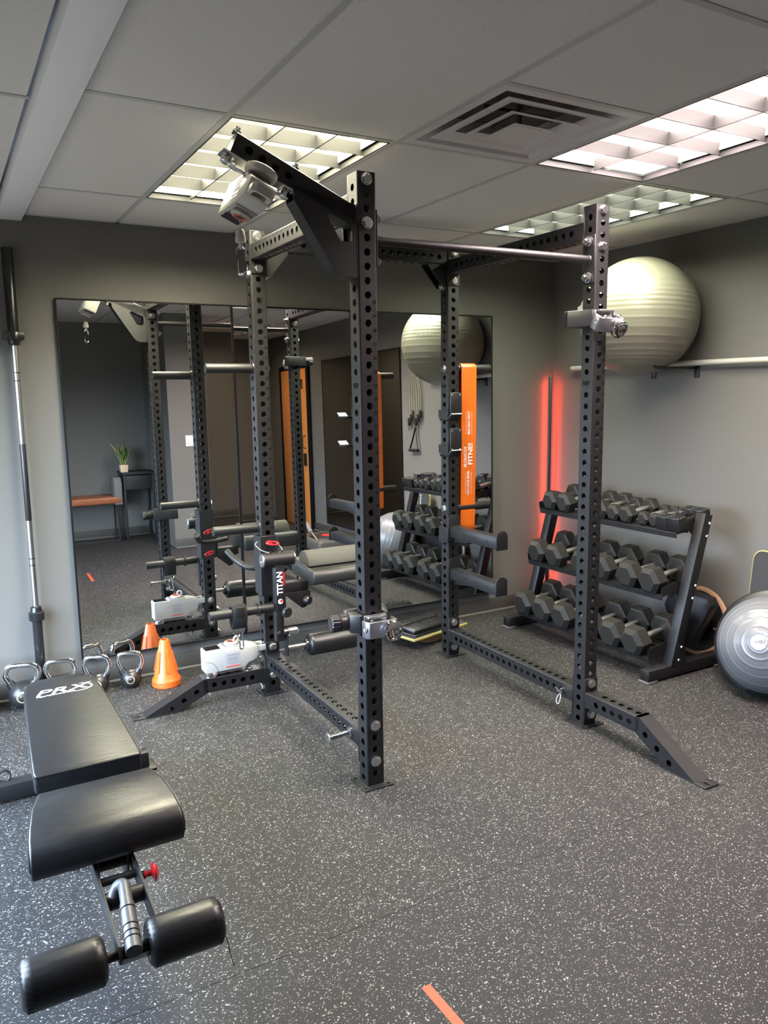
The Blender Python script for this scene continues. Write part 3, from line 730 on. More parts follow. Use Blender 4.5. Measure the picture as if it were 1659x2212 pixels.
# --- white digital cable trainers: local a (length) = x, width = y, height = z
def trainer(root, M, plate=True):
    bm = bmesh.new()
    prof = [(0, 0), (0, 0.112), (0.008, 0.118), (0.235, 0.118), (0.262, 0.110), (0.285, 0.104), (0.285, 0.066), (0.278, 0.040), (0.255, 0.028), (0.228, 0.022), (0.208, 0.0)]
    prism(bm, prof, 0.086, M @ basis((0, 0.043, 0), (1, 0, 0), (0, 0, 1)), bev=0.004)
    b = obj('body', bm, 'white_plastic', root)
    bm = bmesh.new()
    o = [(0.272, -0.040), (0.325, -0.040), (0.342, -0.026), (0.342, 0.026), (0.325, 0.040), (0.272, 0.040)]
    i = [(0.285, -0.026), (0.320, -0.026), (0.328, -0.018), (0.328, 0.018), (0.320, 0.026), (0.285, 0.026)]
    prism(bm, o, 0.030, M @ T(0, 0, 0.072), bev=0.003, holes=[i]); obj('grip', bm, 'white_plastic', root)
    bm = bmesh.new(); box(bm, (0.046, 0, 0.1185), (0.078, 0.066, 0.002), M=M); obj('display', bm, 'dark_screen', root)
    bm = bmesh.new(); box(bm, (0.150, 0, 0.121), (0.105, 0.080, 0.008), 0.003, M=M); obj('collar_plate', bm, 'white_plastic', root)
    bm = bmesh.new(); box(bm, (0.150, 0.0, 0.1255), (0.096, 0.070, 0.002), 0.0005, M=M, seg=1); obj('recess', bm, 'grey_plastic', root)
    bm = bmesh.new(); lathe(bm, [(0.036, 0), (0.036, 0.006), (0.031, 0.012), (0.022, 0.014), (0.018, 0.010), (0.0, 0.010)], M @ Vector((0.15, 0, 0.126)), M.to_3x3() @ Vector((0, 0, 1)), 28); obj('swivel_disc', bm, 'white_plastic', root)
    bm = bmesh.new(); lathe(bm, [(0.0255, 0), (0.0265, 0.0012), (0.0195, 0.0012), (0.0185, 0)], M @ Vector((0.15, 0, 0.1395)), M.to_3x3() @ Vector((0, 0, 1)), 24, cap=False); obj('orange_ring', bm, 'orange_print', root)
    bm = bmesh.new(); lathe(bm, [(0.016, 0), (0.013, 0.0015), (0, 0.0015)], M @ Vector((0.15, 0, 0.1365)), M.to_3x3() @ Vector((0, 0, 1)), 18); obj('cable_mouth', bm, 'black_plastic', root)
    for sy_ in (-1, 1):
        bm = bmesh.new(); box(bm, (0.145, sy_ * 0.0432, 0.052), (0.075, 0.0012, 0.075), M=M); st = obj('sticker', bm, 'label_grey', root)
        bm = bmesh.new(); box(bm, (0.145, sy_ * 0.0441, 0.019), (0.073, 0.0012, 0.006), M=M); obj('orange_strip', bm, 'orange_print', st)
        for q, zz in enumerate((0.078, 0.062, 0.055, 0.044, 0.034)):
            bm = bmesh.new(); box(bm, (0.148 - 0.004 * (q % 2), sy_ * 0.0441, zz), (0.056 - 0.008 * (q % 2), 0.0012, 0.0018), M=M); obj('print_line', bm, 'text_grey', st)
    bm = bmesh.new(); tube(bm, [M @ Vector((0.062 * math.sin(t), -0.0432, 0.062 * math.cos(t))) for t in [PI / 2 * k / 10 for k in range(11)]], 0.0012, 5); obj('seam_line', bm, 'text_grey', root)
    if not plate:
        bm = bmesh.new(); lathe(bm, [(0.052, 0), (0.056, 0.003), (0.056, 0.022), (0.050, 0.026), (0, 0.026)], M @ Vector((0.205, 0, 0.001)), M.to_3x3() @ Vector((0, 0, -1)), 36); obj('base_hub', bm, 'white_plastic', root)
        return b
    bm = bmesh.new(); prism(bm, [(-0.012, -0.030), (0.05, -0.030), (0.065, -0.012), (0.19, -0.012), (0.205, -0.030), (0.29, -0.030), (0.29, -0.026), (0.208, -0.026), (0.194, -0.006), (0.06, -0.006), (0.047, -0.026), (-0.012, -0.026)], 0.07, M @ basis((0, 0.035, 0), (1, 0, 0), (0, 0, 1))); obj('mount_plate', bm, 'steel', root)
    for a_ in (0.03, 0.235):
        bm = bmesh.new(); hexbolt(bm, M @ Vector((a_, -0.012, -0.026)), M.to_3x3() @ Vector((0, 0, 1)), 0.016, 0.014); obj('bolt', bm, 'chrome', root)
    return b
t1 = rthing('cable_trainer', 'white box cable trainer bolted on the rack\'s left foot', 'cable trainer', (-0.364, RD, 0.145), 'digital cable trainers')
trainer(t1, T(0, -0.005, 0.0305))
for dx in (0.03, 0.235):
    bm = bmesh.new(); cyl(bm, (dx, 0, -0.085), (dx, 0, -0.105), 0.010, seg=14); lathe(bm, [(0.017, 0), (0.017, 0.014)], (dx, 0, -0.078), (0, 0, -1), 6); obj('bolt', bm, 'chrome', t1)
bm = bmesh.new(); tube(bm, ringpts((0.176, -0.012, 0.178), 0.014, (1, 0.4, 0), (0, 0, 1)), 0.0055, 8, True); obj('cable_stop_ring', bm, 'white_plastic', t1)
bm = bmesh.new(); text(bm, 'X8', T(0.143, -0.004, 0.1722), 0.020, bold=0.02); obj('disc_mark', bm, 'print', t1, flat=True)

uw = u_.copy(); bdir = -n_
O2 = Vector((rootT[0], 0, rootT[1])) - n_ * (2.75 * I) + u_ * 0.355
t2 = rthing('cable_trainer', 'white box cable trainer hanging under the ceiling-high rack arm', 'cable trainer', O2, 'digital cable trainers')
xa_, za_ = Vector((0, -1, 0)), bdir; ya_ = za_.cross(xa_)
M2 = Matrix(((xa_.x, ya_.x, za_.x, 0), (xa_.y, ya_.y, za_.y, 0), (xa_.z, ya_.z, za_.z, 0), (0, 0, 0, 1)))
M2 = M2 @ T(-0.155, 0, 0.030)
trainer(t2, M2, False)
for dd in (-0.112, 0.112):
    bm = bmesh.new(); c0 = uw * dd
    box(bm, c0 + bdir * 0.006, (0.05, 0.07, 0.006), M=None, rot=(0, math.atan2(-u_.z, u_.x), 0)); lathe(bm, [(0.024, 0.006), (0.024, 0.010), (0.018, 0.011), (0.018, 0.030), (0.012, 0.034)], c0, bdir, 18); obj('mount_knuckle', bm, 'zinc', t2)
    bm = bmesh.new(); lathe(bm, [(0.016, 0), (0.016, 0.014)], c0 + n_ * 2.75 * I, n_, 6); cyl(bm, c0 + n_ * (2.75 * I + 0.012), c0 + n_ * (2.75 * I + 0.026), 0.009, seg=14); obj('stud', bm, 'chrome', t2)
    bm = bmesh.new(); tube(bm, [c0 + bdir * 0.02, c0 * 0.72 + bdir * 0.034, c0 * 0.35 + bdir * 0.030], 0.008, 8, flat=(1.6, 0.6)); obj('mount_strap', bm, 'steel', t2)
mo = M2 @ Vector((0.15, 0, 0.14)); cx_, cy_ = mo.x, mo.y
zs = 2.135 - (RM @ O2).z
bm = bmesh.new(); cyl(bm, mo, (cx_, cy_, zs), 0.0016, seg=6); cb = obj('cable', bm, 'white_plastic', t2)
bm = bmesh.new(); lathe(bm, [(0.006, 0), (0.014, 0.008), (0.019, 0.034), (0.019, 0.044), (0.008, 0.046), (0.0055, 0.066), (0, 0.068)], (cx_, cy_, zs + 0.004), (0, 0, -1), 18); obj('swivel', bm, 'white_plastic', cb)
bm = bmesh.new(); tube(bm, stadium((cx_, cy_, zs - 0.100), 0.0155, 0.047, (0.75, -0.66, 0), (0, 0, 1)), 0.0042, 8, True); obj('carabiner', bm, 'chrome', cb)

# --- leg extension and curl attachment on the rear left post
LGX, LGY = 0.0, 1.012
t = rthing('leg_curl_attachment', 'black leg extension and curl attachment with TITAN lettering on rear left post', 'leg attachment', (0, RD, 0.54))
def P(x, y, z): return Vector((x, y - RD, z - 0.54))
bm = bmesh.new()
for (xx, yy, sx_, sy_) in ((0, RD - HW - 0.008, 0.098, 0.006), (0, RD + HW + 0.008, 0.098, 0.006), (-HW - 0.008, RD, 0.006, 0.10), (HW + 0.008, RD, 0.006, 0.10)):
    box(bm, P(xx, yy, 0.697), (sx_, sy_, 0.315), 0.0015, seg=1)
sl = obj('sleeve', bm, 'rack', t)
for zz in (0.717, 0.575):
    bm = bmesh.new(); tube(bm, ringpts(P(0, RD + HW + 0.030, zz), 0.030, (1, 0.2, 0.35), (-0.3, 0.5, 1), 18, 0.013), 0.004, 6, True); cyl(bm, P(0, RD + HW + 0.011, zz), P(0, RD + HW + 0.026, zz), 0.011); obj('red_pull_ring', bm, 'red_plastic', sl)
bm = bmesh.new(); tube(bm, ringpts(P(0.012, RD - HW - 0.030, 0.818), 0.031, (1, -0.25, -0.1), (0.1, 0.8, 0.55), 18, 0.012), 0.0045, 6, True); cyl(bm, P(0, RD - HW - 0.011, 0.820), P(0, RD - HW - 0.034, 0.820), 0.011); obj('red_pull_ring', bm, 'red_plastic', sl)
bm = bmesh.new(); tube(bm, smooth_path([P(0.045, RD - HW - 0.03, 0.806), P(0.05, RD - 0.10, 0.785), P(0.0, RD - 0.13, 0.777), P(-0.055, RD - 0.10, 0.790), P(-0.075, RD - 0.05, 0.815), P(-0.06, RD - 0.045, 0.830)], 6), 0.0017, 6); obj('lanyard', bm, 'label_grey', sl)
# pivot housing and lever
bm = bmesh.new(); cyl(bm, P(-0.072, LGY, 0.748), P(0.088, LGY, 0.748), 0.036, seg=26); pv = obj('pivot_housing', bm, 'rack', t)
for xx, s_ in ((-0.072, -1), (0.088, 1)):
    bm = bmesh.new(); lathe(bm, [(0.0335, 0), (0.0335, 0.006), (0.030, 0.009), (0.012, 0.009), (0.010, 0.004), (0, 0.004)], P(xx, LGY, 0.748), (s_, 0, 0), 26); obj('pivot_cap', bm, 'silver_cast', pv)
for dx in (-0.03, 0.0, 0.03):
    bm = bmesh.new(); cyl(bm, P(0.0 + dx, LGY + 0.0, 0.781), P(0.0 + dx, LGY, 0.792), 0.007, seg=10); obj('stop_bolt', bm, 'black_gloss', pv)
bm = bmesh.new(); box(bm, P(0.0, (LGY + RD) / 2 - 0.02, 0.735), (0.07, RD - LGY - 0.05, 0.06), 0.003); obj('pivot_bracket', bm, 'rack', t)
bm = bmesh.new(); box(bm, P(0.010, LGY, 0.605), (0.051, 0.051, 0.245), 0.003); lv = obj('lever', bm, 'rack', t)
bm = bmesh.new(); text(bm, 'TITAN', basis(P(0.006, LGY - 0.0262, 0.628), (0, 0, 1), (-1, 0, 0)), 0.043, 0.98, bold=0.03); obj('lettering', bm, 'white_print', lv, flat=True)
bm = bmesh.new(); text(bm, 'FITNESS', basis(P(0.0275, LGY - 0.0262, 0.648), (0, 0, 1), (-1, 0, 0)), 0.017, 1.15, bold=0.02); obj('lettering', bm, 'red_print', lv, flat=True)
bm = bmesh.new(); lathe(bm, [(0.014, 0), (0.011, 0.001), (0, 0.001)], P(0.006, LGY - 0.0257, 0.532), (0, -1, 0), 16); obj('emblem', bm, 'white_print', lv)
bm = bmesh.new(); lathe(bm, [(0.008, 0), (0.006, 0.0006), (0, 0.0006)], P(0.010, LGY - 0.0266, 0.535), (0, -1, 0), 12); obj('emblem', bm, 'red_print', lv)
bm = bmesh.new(); box(bm, P(0.002, LGY, 0.415), (0.043, 0.043, 0.19), 0.003); obj('inner_lever', bm, 'rack', t)
bm = bmesh.new(); lathe(bm, [(0.012, 0), (0.012, 0.004), (0.009, 0.008), (0, 0.009)], P(-0.005, LGY - 0.0215, 0.365), (0, -1, 0), 16); obj('bolt', bm, 'black_gloss', t)
bm = bmesh.new(); lathe(bm, [(0.012, 0), (0.014, 0.012), (0.026, 0.018), (0.028, 0.030), (0.024, 0.040), (0, 0.042)], P(0.022, LGY - 0.022, 0.478), (0.25, -1, 0), 22); obj('adjust_knob', bm, 'black_plastic', t)
# weight horn
bm = bmesh.new(); lathe(bm, [(0.0235, 0), (0.0235, 0.326), (0.0215, 0.330), (0, 0.330)], P(-0.030, LGY, 0.500), (-1, 0, 0), 26); hn = obj('weight_horn', bm, 'rack', t)
bm = bmesh.new(); lathe(bm, [(0.0245, 0), (0.034, 0.001), (0.034, 0.008), (0.0245, 0.009)], P(-0.105, LGY, 0.500), (-1, 0, 0), 26, cap=False); obj('collar', bm, 'black_gloss', hn)
# lower roller
bm = bmesh.new(); cyl(bm, P(0.024, LGY, 0.362), P(0.050, LGY, 0.362), 0.014); lathe(bm, [(0.018, 0.0), (0.018, 0.05), (0.015, 0.052)], P(0.048, LGY, 0.362), (1, 0, 0), 20); obj('roller_pin', bm, 'steel', t)
bm = bmesh.new(); tube(bm, [P(0.100, LGY - 0.014, 0.374), P(0.102, LGY - 0.022, 0.350), P(0.060, LGY - 0.024, 0.340), P(0.048, LGY - 0.020, 0.346)], 0.002, 6); obj('retaining_wire', bm, 'chrome', t)
bm = bmesh.new(); box(bm, P(0.040, LGY, 0.300), (0.008, 0.040, 0.135), 0.002); obj('roller_hanger', bm, 'rack', t)
bm = bmesh.new(); cyl(bm, P(0.040, LGY, 0.272), P(0.60, LGY, 0.272), 0.0125); obj('roller_bar', bm, 'steel', t)
def foam_roller(par, p0, p1, r, m, name='roller_pad'):
    p0, p1 = Vector(p0), Vector(p1); L = (p1 - p0).length
    bm = bmesh.new(); prof = [(r * 0.42, 0.004), (r * 0.70, 0.0), (r * 0.92, 0.010), (r, 0.026), (r, L - 0.026), (r * 0.92, L - 0.010), (r * 0.70, L), (r * 0.42, L - 0.004)]
    x, y, z = frame_of(p1 - p0); seg = 48; rings = []
    for q, (rr, h) in enumerate(prof):
        ring_ = []
        for k in range(seg):
            a = 2 * PI * k / seg; r2 = rr * (1 + (0.075 if (k % 2 and q in (1, 2, 5, 6)) else 0))
            ring_.append(bm.verts.new(p0 + z * h + (x * math.cos(a) + y * math.sin(a)) * r2))
        rings.append(ring_)
    for a, b in zip(rings, rings[1:]):
        for k in range(seg): bm.faces.new((a[k], a[(k + 1) % seg], b[(k + 1) % seg], b[k]))
    bm.faces.new(rings[0][::-1]); bm.faces.new(rings[-1])
    return obj(name, bm, m, par, ang=60)
rp = foam_roller(t, P(0.158, LGY, 0.268), P(0.50, LGY, 0.268), 0.058, 'vinyl')
bm = bmesh.new(); lathe(bm, [(0.030, 0), (0.034, 0.010), (0.034, 0.020)], P(0.145, LGY, 0.268), (1, 0, 0), 22); obj('end_washer', bm, 'black_gloss', rp)
# pad arm, seat pad and felt bolster
bm = bmesh.new(); box(bm, P(0.130, RD - 0.02, 0.565), (0.165, 0.06, 0.055), 0.003); box(bm, P(0.060, RD - 0.02, 0.62), (0.03, 0.06, 0.14), 0.003); pa = obj('pad_arm', bm, 'rack', t)
bm = bmesh.new(); prism(bm, [(0.06, 0.542), (0.215, 0.542), (0.215, 0.50), (0.19, 0.455), (0.165, 0.45), (0.145, 0.468)], 0.012, basis(P(0, RD - 0.058, 0.0) - Vector((0, 0, 0)), (1, 0, 0), (0, 0, 1)), bev=0.002); obj('gusset', bm, 'rack', pa)
bm = bmesh.new(); lathe(bm, [(0.020, 0), (0.024, 0.006), (0.024, 0.03), (0.020, 0.036), (0, 0.036)], P(0.185, RD - 0.058, 0.49), (0.6, -1, 0), 18); obj('clamp_knob', bm, 'black_plastic', pa)
bm = bmesh.new(); tube(bm, smooth_path([P(-0.13, RD + 0.26, 0.735), P(-0.11, RD + 0.20, 0.70), P(-0.06, RD + 0.12, 0.662), P(0.04, RD + 0.09, 0.655), P(0.12, RD + 0.07, 0.66)], 6), 0.014, 12); hd = obj('grab_handle', bm, 'rack', t)
bm = bmesh.new(); tube(bm, smooth_path([P(-0.13, RD + 0.26, 0.735), P(-0.11, RD + 0.20, 0.70), P(-0.08, RD + 0.145, 0.672)], 6), 0.0165, 12); obj('grip', bm, 'black_plastic', hd)
def sweep_pad(name, par, prof, y_len, M, m, bev=0.02):
    bm = bmesh.new(); prism(bm, prof, y_len, M, bev=bev); return obj(name, bm, m, par, ang=50)
padp = [(-0.175, 0.575), (0.165, 0.560), (0.175, 0.600), (0.150, 0.662), (-0.10, 0.690), (-0.175, 0.660)]
bm = bmesh.new(); prism(bm, [(-0.15, 0.588), (0.135, 0.575), (0.157, 0.590), (0.163, 0.628), (0.145, 0.655), (-0.135, 0.682), (-0.158, 0.660)], 0.38, basis(P(0.205, RD + 0.02, 0) , (0, -1, 0), (0, 0, 1)) @ T(0, 0, -0.38), bev=0.012)
sp_ = obj('seat_pad', bm, 'vinyl_grey', t, ang=50)
bm = bmesh.new(); half = [(0.075 * math.cos(a), 0.080 * math.sin(a)) for a in [PI * k / 14 for k in range(15)]] 
prism(bm, half, 0.345, basis(P(0.212, RD + 0.005, 0.664), (0, -1, 0.06), (0, 0, 1)) @ T(0, 0, -0.345), bev=0.003)
obj('half_round_bolster', bm, 'bolster_felt', t, ang=40)

# --- ankle strap with carabiner looped over the horn
t = rthing('ankle_strap', 'black padded ankle strap hanging on the weight horn', 'strap', (-0.212, LGY, 0.405))
bm = bmesh.new(); outer_, inner_ = [], []
path = []
for k in range(28):
    a = 2 * PI * k / 28; yy = 0.031 * math.cos(a); zz = 0.098 + 0.031 * math.sin(a)
    if math.sin(a) < -0.2: zz -= 0.060 * (-math.sin(a) - 0.2); yy *= 1 + 0.15 * (-math.sin(a) - 0.2)
    path.append((yy, zz))
for (y, z) in path:
    d = Vector((0, y, z - 0.085)).normalized() * 0.007
    outer_.append((y + d.y, z + d.z)); inner_.append((y, z))
prism(bm, outer_, 0.074, basis((-0.037, 0, 0), (0, 1, 0), (0, 0, 1)), holes=[inner_], bev=0.0015)
cu_ = obj('cuff', bm, 'strap', t)
bm = bmesh.new(); box(bm, (0.0, -0.0365, 0.106), (0.045, 0.006, 0.05), 0.002); obj('velcro_tab', bm, 'black_plastic', cu_)
bm = bmesh.new(); tube(bm, [Vector((0.030 * math.cos(a), 0, 0.010 + 0.030 * math.sin(a))) for a in [PI + PI * k / 12 for k in range(13)]] + [Vector((0.030, 0, 0.030)), Vector((-0.030, 0, 0.030))], 0.003, 8, True); obj('d_ring', bm, 'chrome', t)
bm = bmesh.new(); tube(bm, stadium((0.008, -0.01, -0.052), 0.011, 0.040, (1, 0.3, 0), (0, 0, 1)), 0.0038, 8, True); obj('carabiner', bm, 'chrome', t)

# --- roller clamps on the two front posts
def clamp(root, flip=1, tilt=0.0):
    """origin at the post axis; local -y = front."""
    FX = Matrix.Diagonal((flip, 1, 1, 1))
    bm = bmesh.new()
    prism(bm, [(-0.095, -0.020), (-0.062, -0.052), (-0.046, -0.052), (-0.046, 0.030), (-0.080, 0.045)], 0.072, FX @ T(0, 0, -0.036), bev=0.004)
    prism(bm, [(0.046, -0.052), (0.060, -0.050), (0.105, 0.060), (0.095, 0.085), (0.046, 0.060)], 0.072, FX @ T(0, 0, -0.036), bev=0.004)
    prism(bm, [(-0.050, 0.042), (0.098, 0.070), (0.098, 0.092), (-0.085, 0.062), (-0.08, 0.042)], 0.072, FX @ T(0, 0, -0.036), bev=0.003)
    cj = obj('clamp_jaw', bm, 'black_plastic', root)
    bm = bmesh.new(); d = Vector((-1, 0.12, 0)).normalized()
    lathe(bm, [(0.018, 0), (0.030, 0.002), (0.033, 0.010), (0.033, 0.040)], Vector((-0.082, 0.012, 0)), d, 22, M=FX); obj('knob_neck', bm, 'black_plastic', cj)
    bm = bmesh.new(); rings = [];
    x, y, z = frame_of(d); p0 = Vector((-0.122, 0.017, 0))
    for rr, h in ((0.030, 0), (0.034, 0.003), (0.034, 0.034), (0.030, 0.038)):
        rings.append([bm.verts.new(FX @ (p0 + z * h + (x * math.cos(2 * PI * k / 36) + y * math.sin(2 * PI * k / 36)) * rr * (0.92 if k % 3 == 0 else 1))) for k in range(36)])
    for a, b in zip(rings, rings[1:]):
        for k in range(36): bm.faces.new((a[k], a[(k + 1) % 36], b[(k + 1) % 36], b[k]))
    bm.faces.new(rings[-1]); obj('ribbed_knob', bm, 'black_plastic', root, ang=25)
    # front plate and silver head
    bm = bmesh.new(); box(bm, (0.0, -0.050, 0.004), (0.10, 0.012, 0.060), 0.003); box(bm, (-0.004, -0.068, 0.030), (0.082, 0.030, 0.010), 0.003); obj('carriage', bm, 'silver_cast', root)
    R_ = T(0, -0.062, 0) @ RX(tilt)
    bm = bmesh.new()
    prism(bm, [(-0.062, 0.004), (-0.062, -0.030), (-0.050, -0.044), (-0.012, -0.046), (0.010, -0.052), (0.058, -0.052), (0.070, -0.044), (0.072, 0.004), (0.064, 0.004), (0.060, -0.034), (-0.048, -0.034), (-0.054, 0.004)], 0.066, R_ @ T(0, 0, -0.046), bev=0.003)
    yk = obj('yoke', bm, 'silver_cast', root)
    for xx in (-0.035, 0.045):
        bm = bmesh.new(); lathe(bm, [(0.006, 0), (0.006, 0.010), (0.003, 0.012), (0, 0.011)], R_ @ Vector((xx, -0.030, 0.022)), R_.to_3x3() @ Vector((0, -1, 0)), 12); obj('cap_screw', bm, 'chrome', yk)
    bm = bmesh.new(); lathe(bm, [(0.034, 0), (0.036, 0.012), (0.036, 0.018), (0.040, 0.020), (0.040, 0.032), (0.037, 0.035), (0.032, 0.033), (0.030, 0.020), (0.012, 0.012), (0, 0.012)], R_ @ Vector((0.034, -0.050, -0.014)), R_.to_3x3() @ Vector((0, -1, 0)), 30); obj('socket_ring', bm, 'chrome', root)
    bm = bmesh.new(); lathe(bm, [(0.016, 0), (0.014, 0.002), (0, 0.002)], R_ @ Vector((-0.062, -0.022, -0.010)), R_.to_3x3() @ Vector((-1, 0, 0)), 20); obj('side_cap', bm, 'silver_cast', root)
    bm = bmesh.new()
    for q in range(3): box(bm, R_ @ Vector((-0.0645, -0.022, -0.016 + q * 0.004)), (0.0008, 0.010, 0.0022))
    o = obj('side_mark', bm, 'white_print', root, flat=True); o['kind'] = 'stuff'
c1 = rthing('roller_clamp', 'silver and black roller clamp low on the front left post', 'clamp', (0, 0, 0.690), 'roller clamps on the front posts')
clamp(c1)
c2 = rthing('roller_clamp', 'silver and black roller clamp high on the right post near the ball', 'clamp', (RW, 0, 1.888), 'roller clamps on the front posts')
clamp(c2, flip=-1, tilt=math.radians(32))

# --- J-cups on the rear right post
def jcup(z, label):
    t = rthing('j_cup', label, 'j-cup', (RW, RD, z), 'J-cups on the rear right post')
    bm = bmesh.new(); box(bm, (0.0, -HW - 0.004, 0.075), (0.082, 0.006, 0.145), 0.0015, seg=1); box(bm, (-HW - 0.004, 0.005, 0.025), (0.006, 0.098, 0.05), 0.0015, seg=1); box(bm, (-HW + 0.02, HW + 0.004, 0.025), (0.05, 0.006, 0.05), 0.0015, seg=1); obj('bracket', bm, 'rack', t)
    bm = bmesh.new(); box(bm, (0.003, -HW - 0.016, 0.078), (0.078, 0.016, 0.135), 0.003)
    pd = obj('liner_plate', bm, 'black_plastic', t)
    for x, zz in ((-0.026, 0.133), (0.030, 0.133), (-0.026, 0.025), (0.030, 0.025)):
        bm = bmesh.new(); lathe(bm, [(0.005, 0), (0.004, 0.0012), (0, 0.0008)], (x, -HW - 0.0242, zz), (0, -1, 0), 10); obj('screw', bm, 'steel', pd)
    bm = bmesh.new(); prism(bm, [(0, 0.004), (0, -0.010), (0.085, -0.012), (0.118, 0.026), (0.110, 0.030), (0.080, 0.002)], 0.070, basis((-0.032, -HW - 0.010, 0), (0, -1, 0), (0, 0, 1)), bev=0.002); obj('tray', bm, 'black_gloss', t)
    bm = bmesh.new(); prism(bm, [(0.082, 0.003), (0.1185, 0.027), (0.1165, 0.0305), (0.078, 0.006)], 0.066, basis((-0.030, -HW - 0.010, 0.0012), (0, -1, 0), (0, 0, 1))); obj('liner_lip', bm, 'steel', t)
jcup(1.425, 'upper of the two black J-cups on the rear right post')
jcup(1.222, 'lower of the two black J-cups on the rear right post')
# --- spotter arms
def spotter(z, label, wrap):
    t = rthing('spotter_arm', label, 'spotter arm', (RW, RD, z), 'spotter arms on the rear right post')
    L = 0.45; y0 = -HW - 0.010
    bm = bmesh.new(); box(bm, (0, y0 - L / 2, 0.035), (0.064, L, 0.062), 0.003); a = obj('arm', bm, 'rack', t)
    bm = bmesh.new(); box(bm, (0, y0 - L / 2, 0.068), (0.058, L - 0.012, 0.006), 0.002); obj('liner_strip', bm, 'black_plastic', a)
    for k in range(4):
        bm = bmesh.new(); lathe(bm, [(0.004, 0), (0.004, 0.0008), (0, 0.0006)], (-0.0322, y0 - 0.06 - k * 0.1, 0.040), (-1, 0, 0), 8); obj('pin_hole', bm, 'print', a)
    bm = bmesh.new(); prism(bm, [(-0.038, 0.0)] + [(0.038 * math.cos(q), 0.072 + 0.034 * math.sin(q)) for q in [PI - PI * k / 10 for k in range(11)]] + [(0.038, 0.0)], 0.008, basis((0, y0 - L, 0.0), (1, 0, 0), (0, 0, 1)), bev=0.0015); obj('end_stop', bm, 'rack', t)
    bm = bmesh.new(); prism(bm, [(-0.041, -0.02)] + [(0.041 * math.cos(q), 0.105 + 0.030 * math.sin(q)) for q in [PI - PI * k / 10 for k in range(11)]] + [(0.041, -0.02)], 0.006, basis((0, -HW - 0.002, 0.0), (1, 0, 0), (0, 0, 1)), bev=0.001); obj('mount_plate', bm, 'rack', t)
    bm = bmesh.new(); prism(bm, [(0, 0.004), (0.25, 0.004), (0, -0.030)], 0.006, basis((0.003, -HW - 0.008, 0), (0, -1, 0), (0, 0, 1))); obj('rib', bm, 'rack', t)
    if wrap:
        bm = bmesh.new(); box(bm, (-HW - 0.005, 0.003, 0.012), (0.007, 0.098, 0.095), 0.0015, seg=1); box(bm, (-0.01, HW + 0.006, 0.012), (0.06, 0.006, 0.095), 0.0015, seg=1); obj('side_wrap', bm, 'rack', t)
spotter(0.728, 'upper of two black spotter arms on the rear right post', True)
spotter(0.474, 'lower of two black spotter arms on the rear right post', False)
# --- orange loop band on the upper right peg
t = rthing('resistance_band', 'wide orange loop resistance band hanging from the upper right peg', 'resistance band', (1.267, RD, 0.755))
zt = Z0 + 67 * I - 0.755; rr = 0.0275
outer_ = []
loop = [(-rr * math.cos(q), zt + rr * math.sin(q)) for q in [PI * k / 10 for k in range(11)]]
loop = loop + [(0.026, zt - 0.3), (0.020, 0.35), (0.016, 0.04)] + [(0.016 * math.cos(q), 0.016 - 0.016 * math.sin(q)) for q in [PI * k / 8 for k in range(1, 8)]] + [(-0.016, 0.04), (-0.020, 0.35), (-0.026, zt - 0.3)]
ctr = loop
def offs(pts, d):
    out = []
    n = len(pts)
    for i in range(n):
        a, b = Vector(pts[i - 1]), Vector(pts[(i + 1) % n]); tdir = (b - a).normalized(); out.append((pts[i][0] - tdir.y * d, pts[i][1] + tdir.x * d))
    return out
bm = bmesh.new(); prism(bm, offs(loop, 0.0032), 0.104, basis((-0.052, 0, 0), (0, 1, 0), (0, 0, 1)), holes=[offs(loop, -0.0008)], bev=0.0008); obj('band', bm, 'band_orange', t)
def vtext(s, x, z, size, sx=1.0, bold=0.01):
    bm = bmesh.new(); yy = -(0.026 - (zt - 0.3 - z) / max(1e-6, zt - 0.3 - 0.35) * 0.006) if z > 0.35 else -(0.020 - (0.35 - z) * 0.013)
    text(bm, s, basis((x, yy - 0.0042, z), (0, 0, 1), (-1, 0, 0)), size, sx, bold); o = obj('lettering', bm, 'white_print', t, flat=True); return o
vtext('IRONCORE', -0.022, 0.452, 0.030, 0.95); vtext('FITNESS', 0.014, 0.470, 0.044, 1.0, 0.02)
vtext('XXX-LARGE BAND', 0.0, 0.285, 0.022, 0.78, 0.015); vtext('90LB-230LB / HEAVY', 0.0, 0.640, 0.022, 0.70, 0.015)
for x, z, L_ in ((-0.02, 0.285, 0.125), (0.02, 0.285, 0.125), (-0.02, 0.64, 0.13), (0.02, 0.64, 0.13)):
    bm = bmesh.new(); yy = -(0.026 - (zt - 0.3 - z) / max(1e-6, zt - 0.65) * 0.006) if z > 0.35 else -(0.020 - (0.35 - z) * 0.013)
    box(bm, (x, yy - 0.0041, z), (0.0016, 0.0006, L_)); obj('printed_rule', bm, 'white_print', t, flat=True)
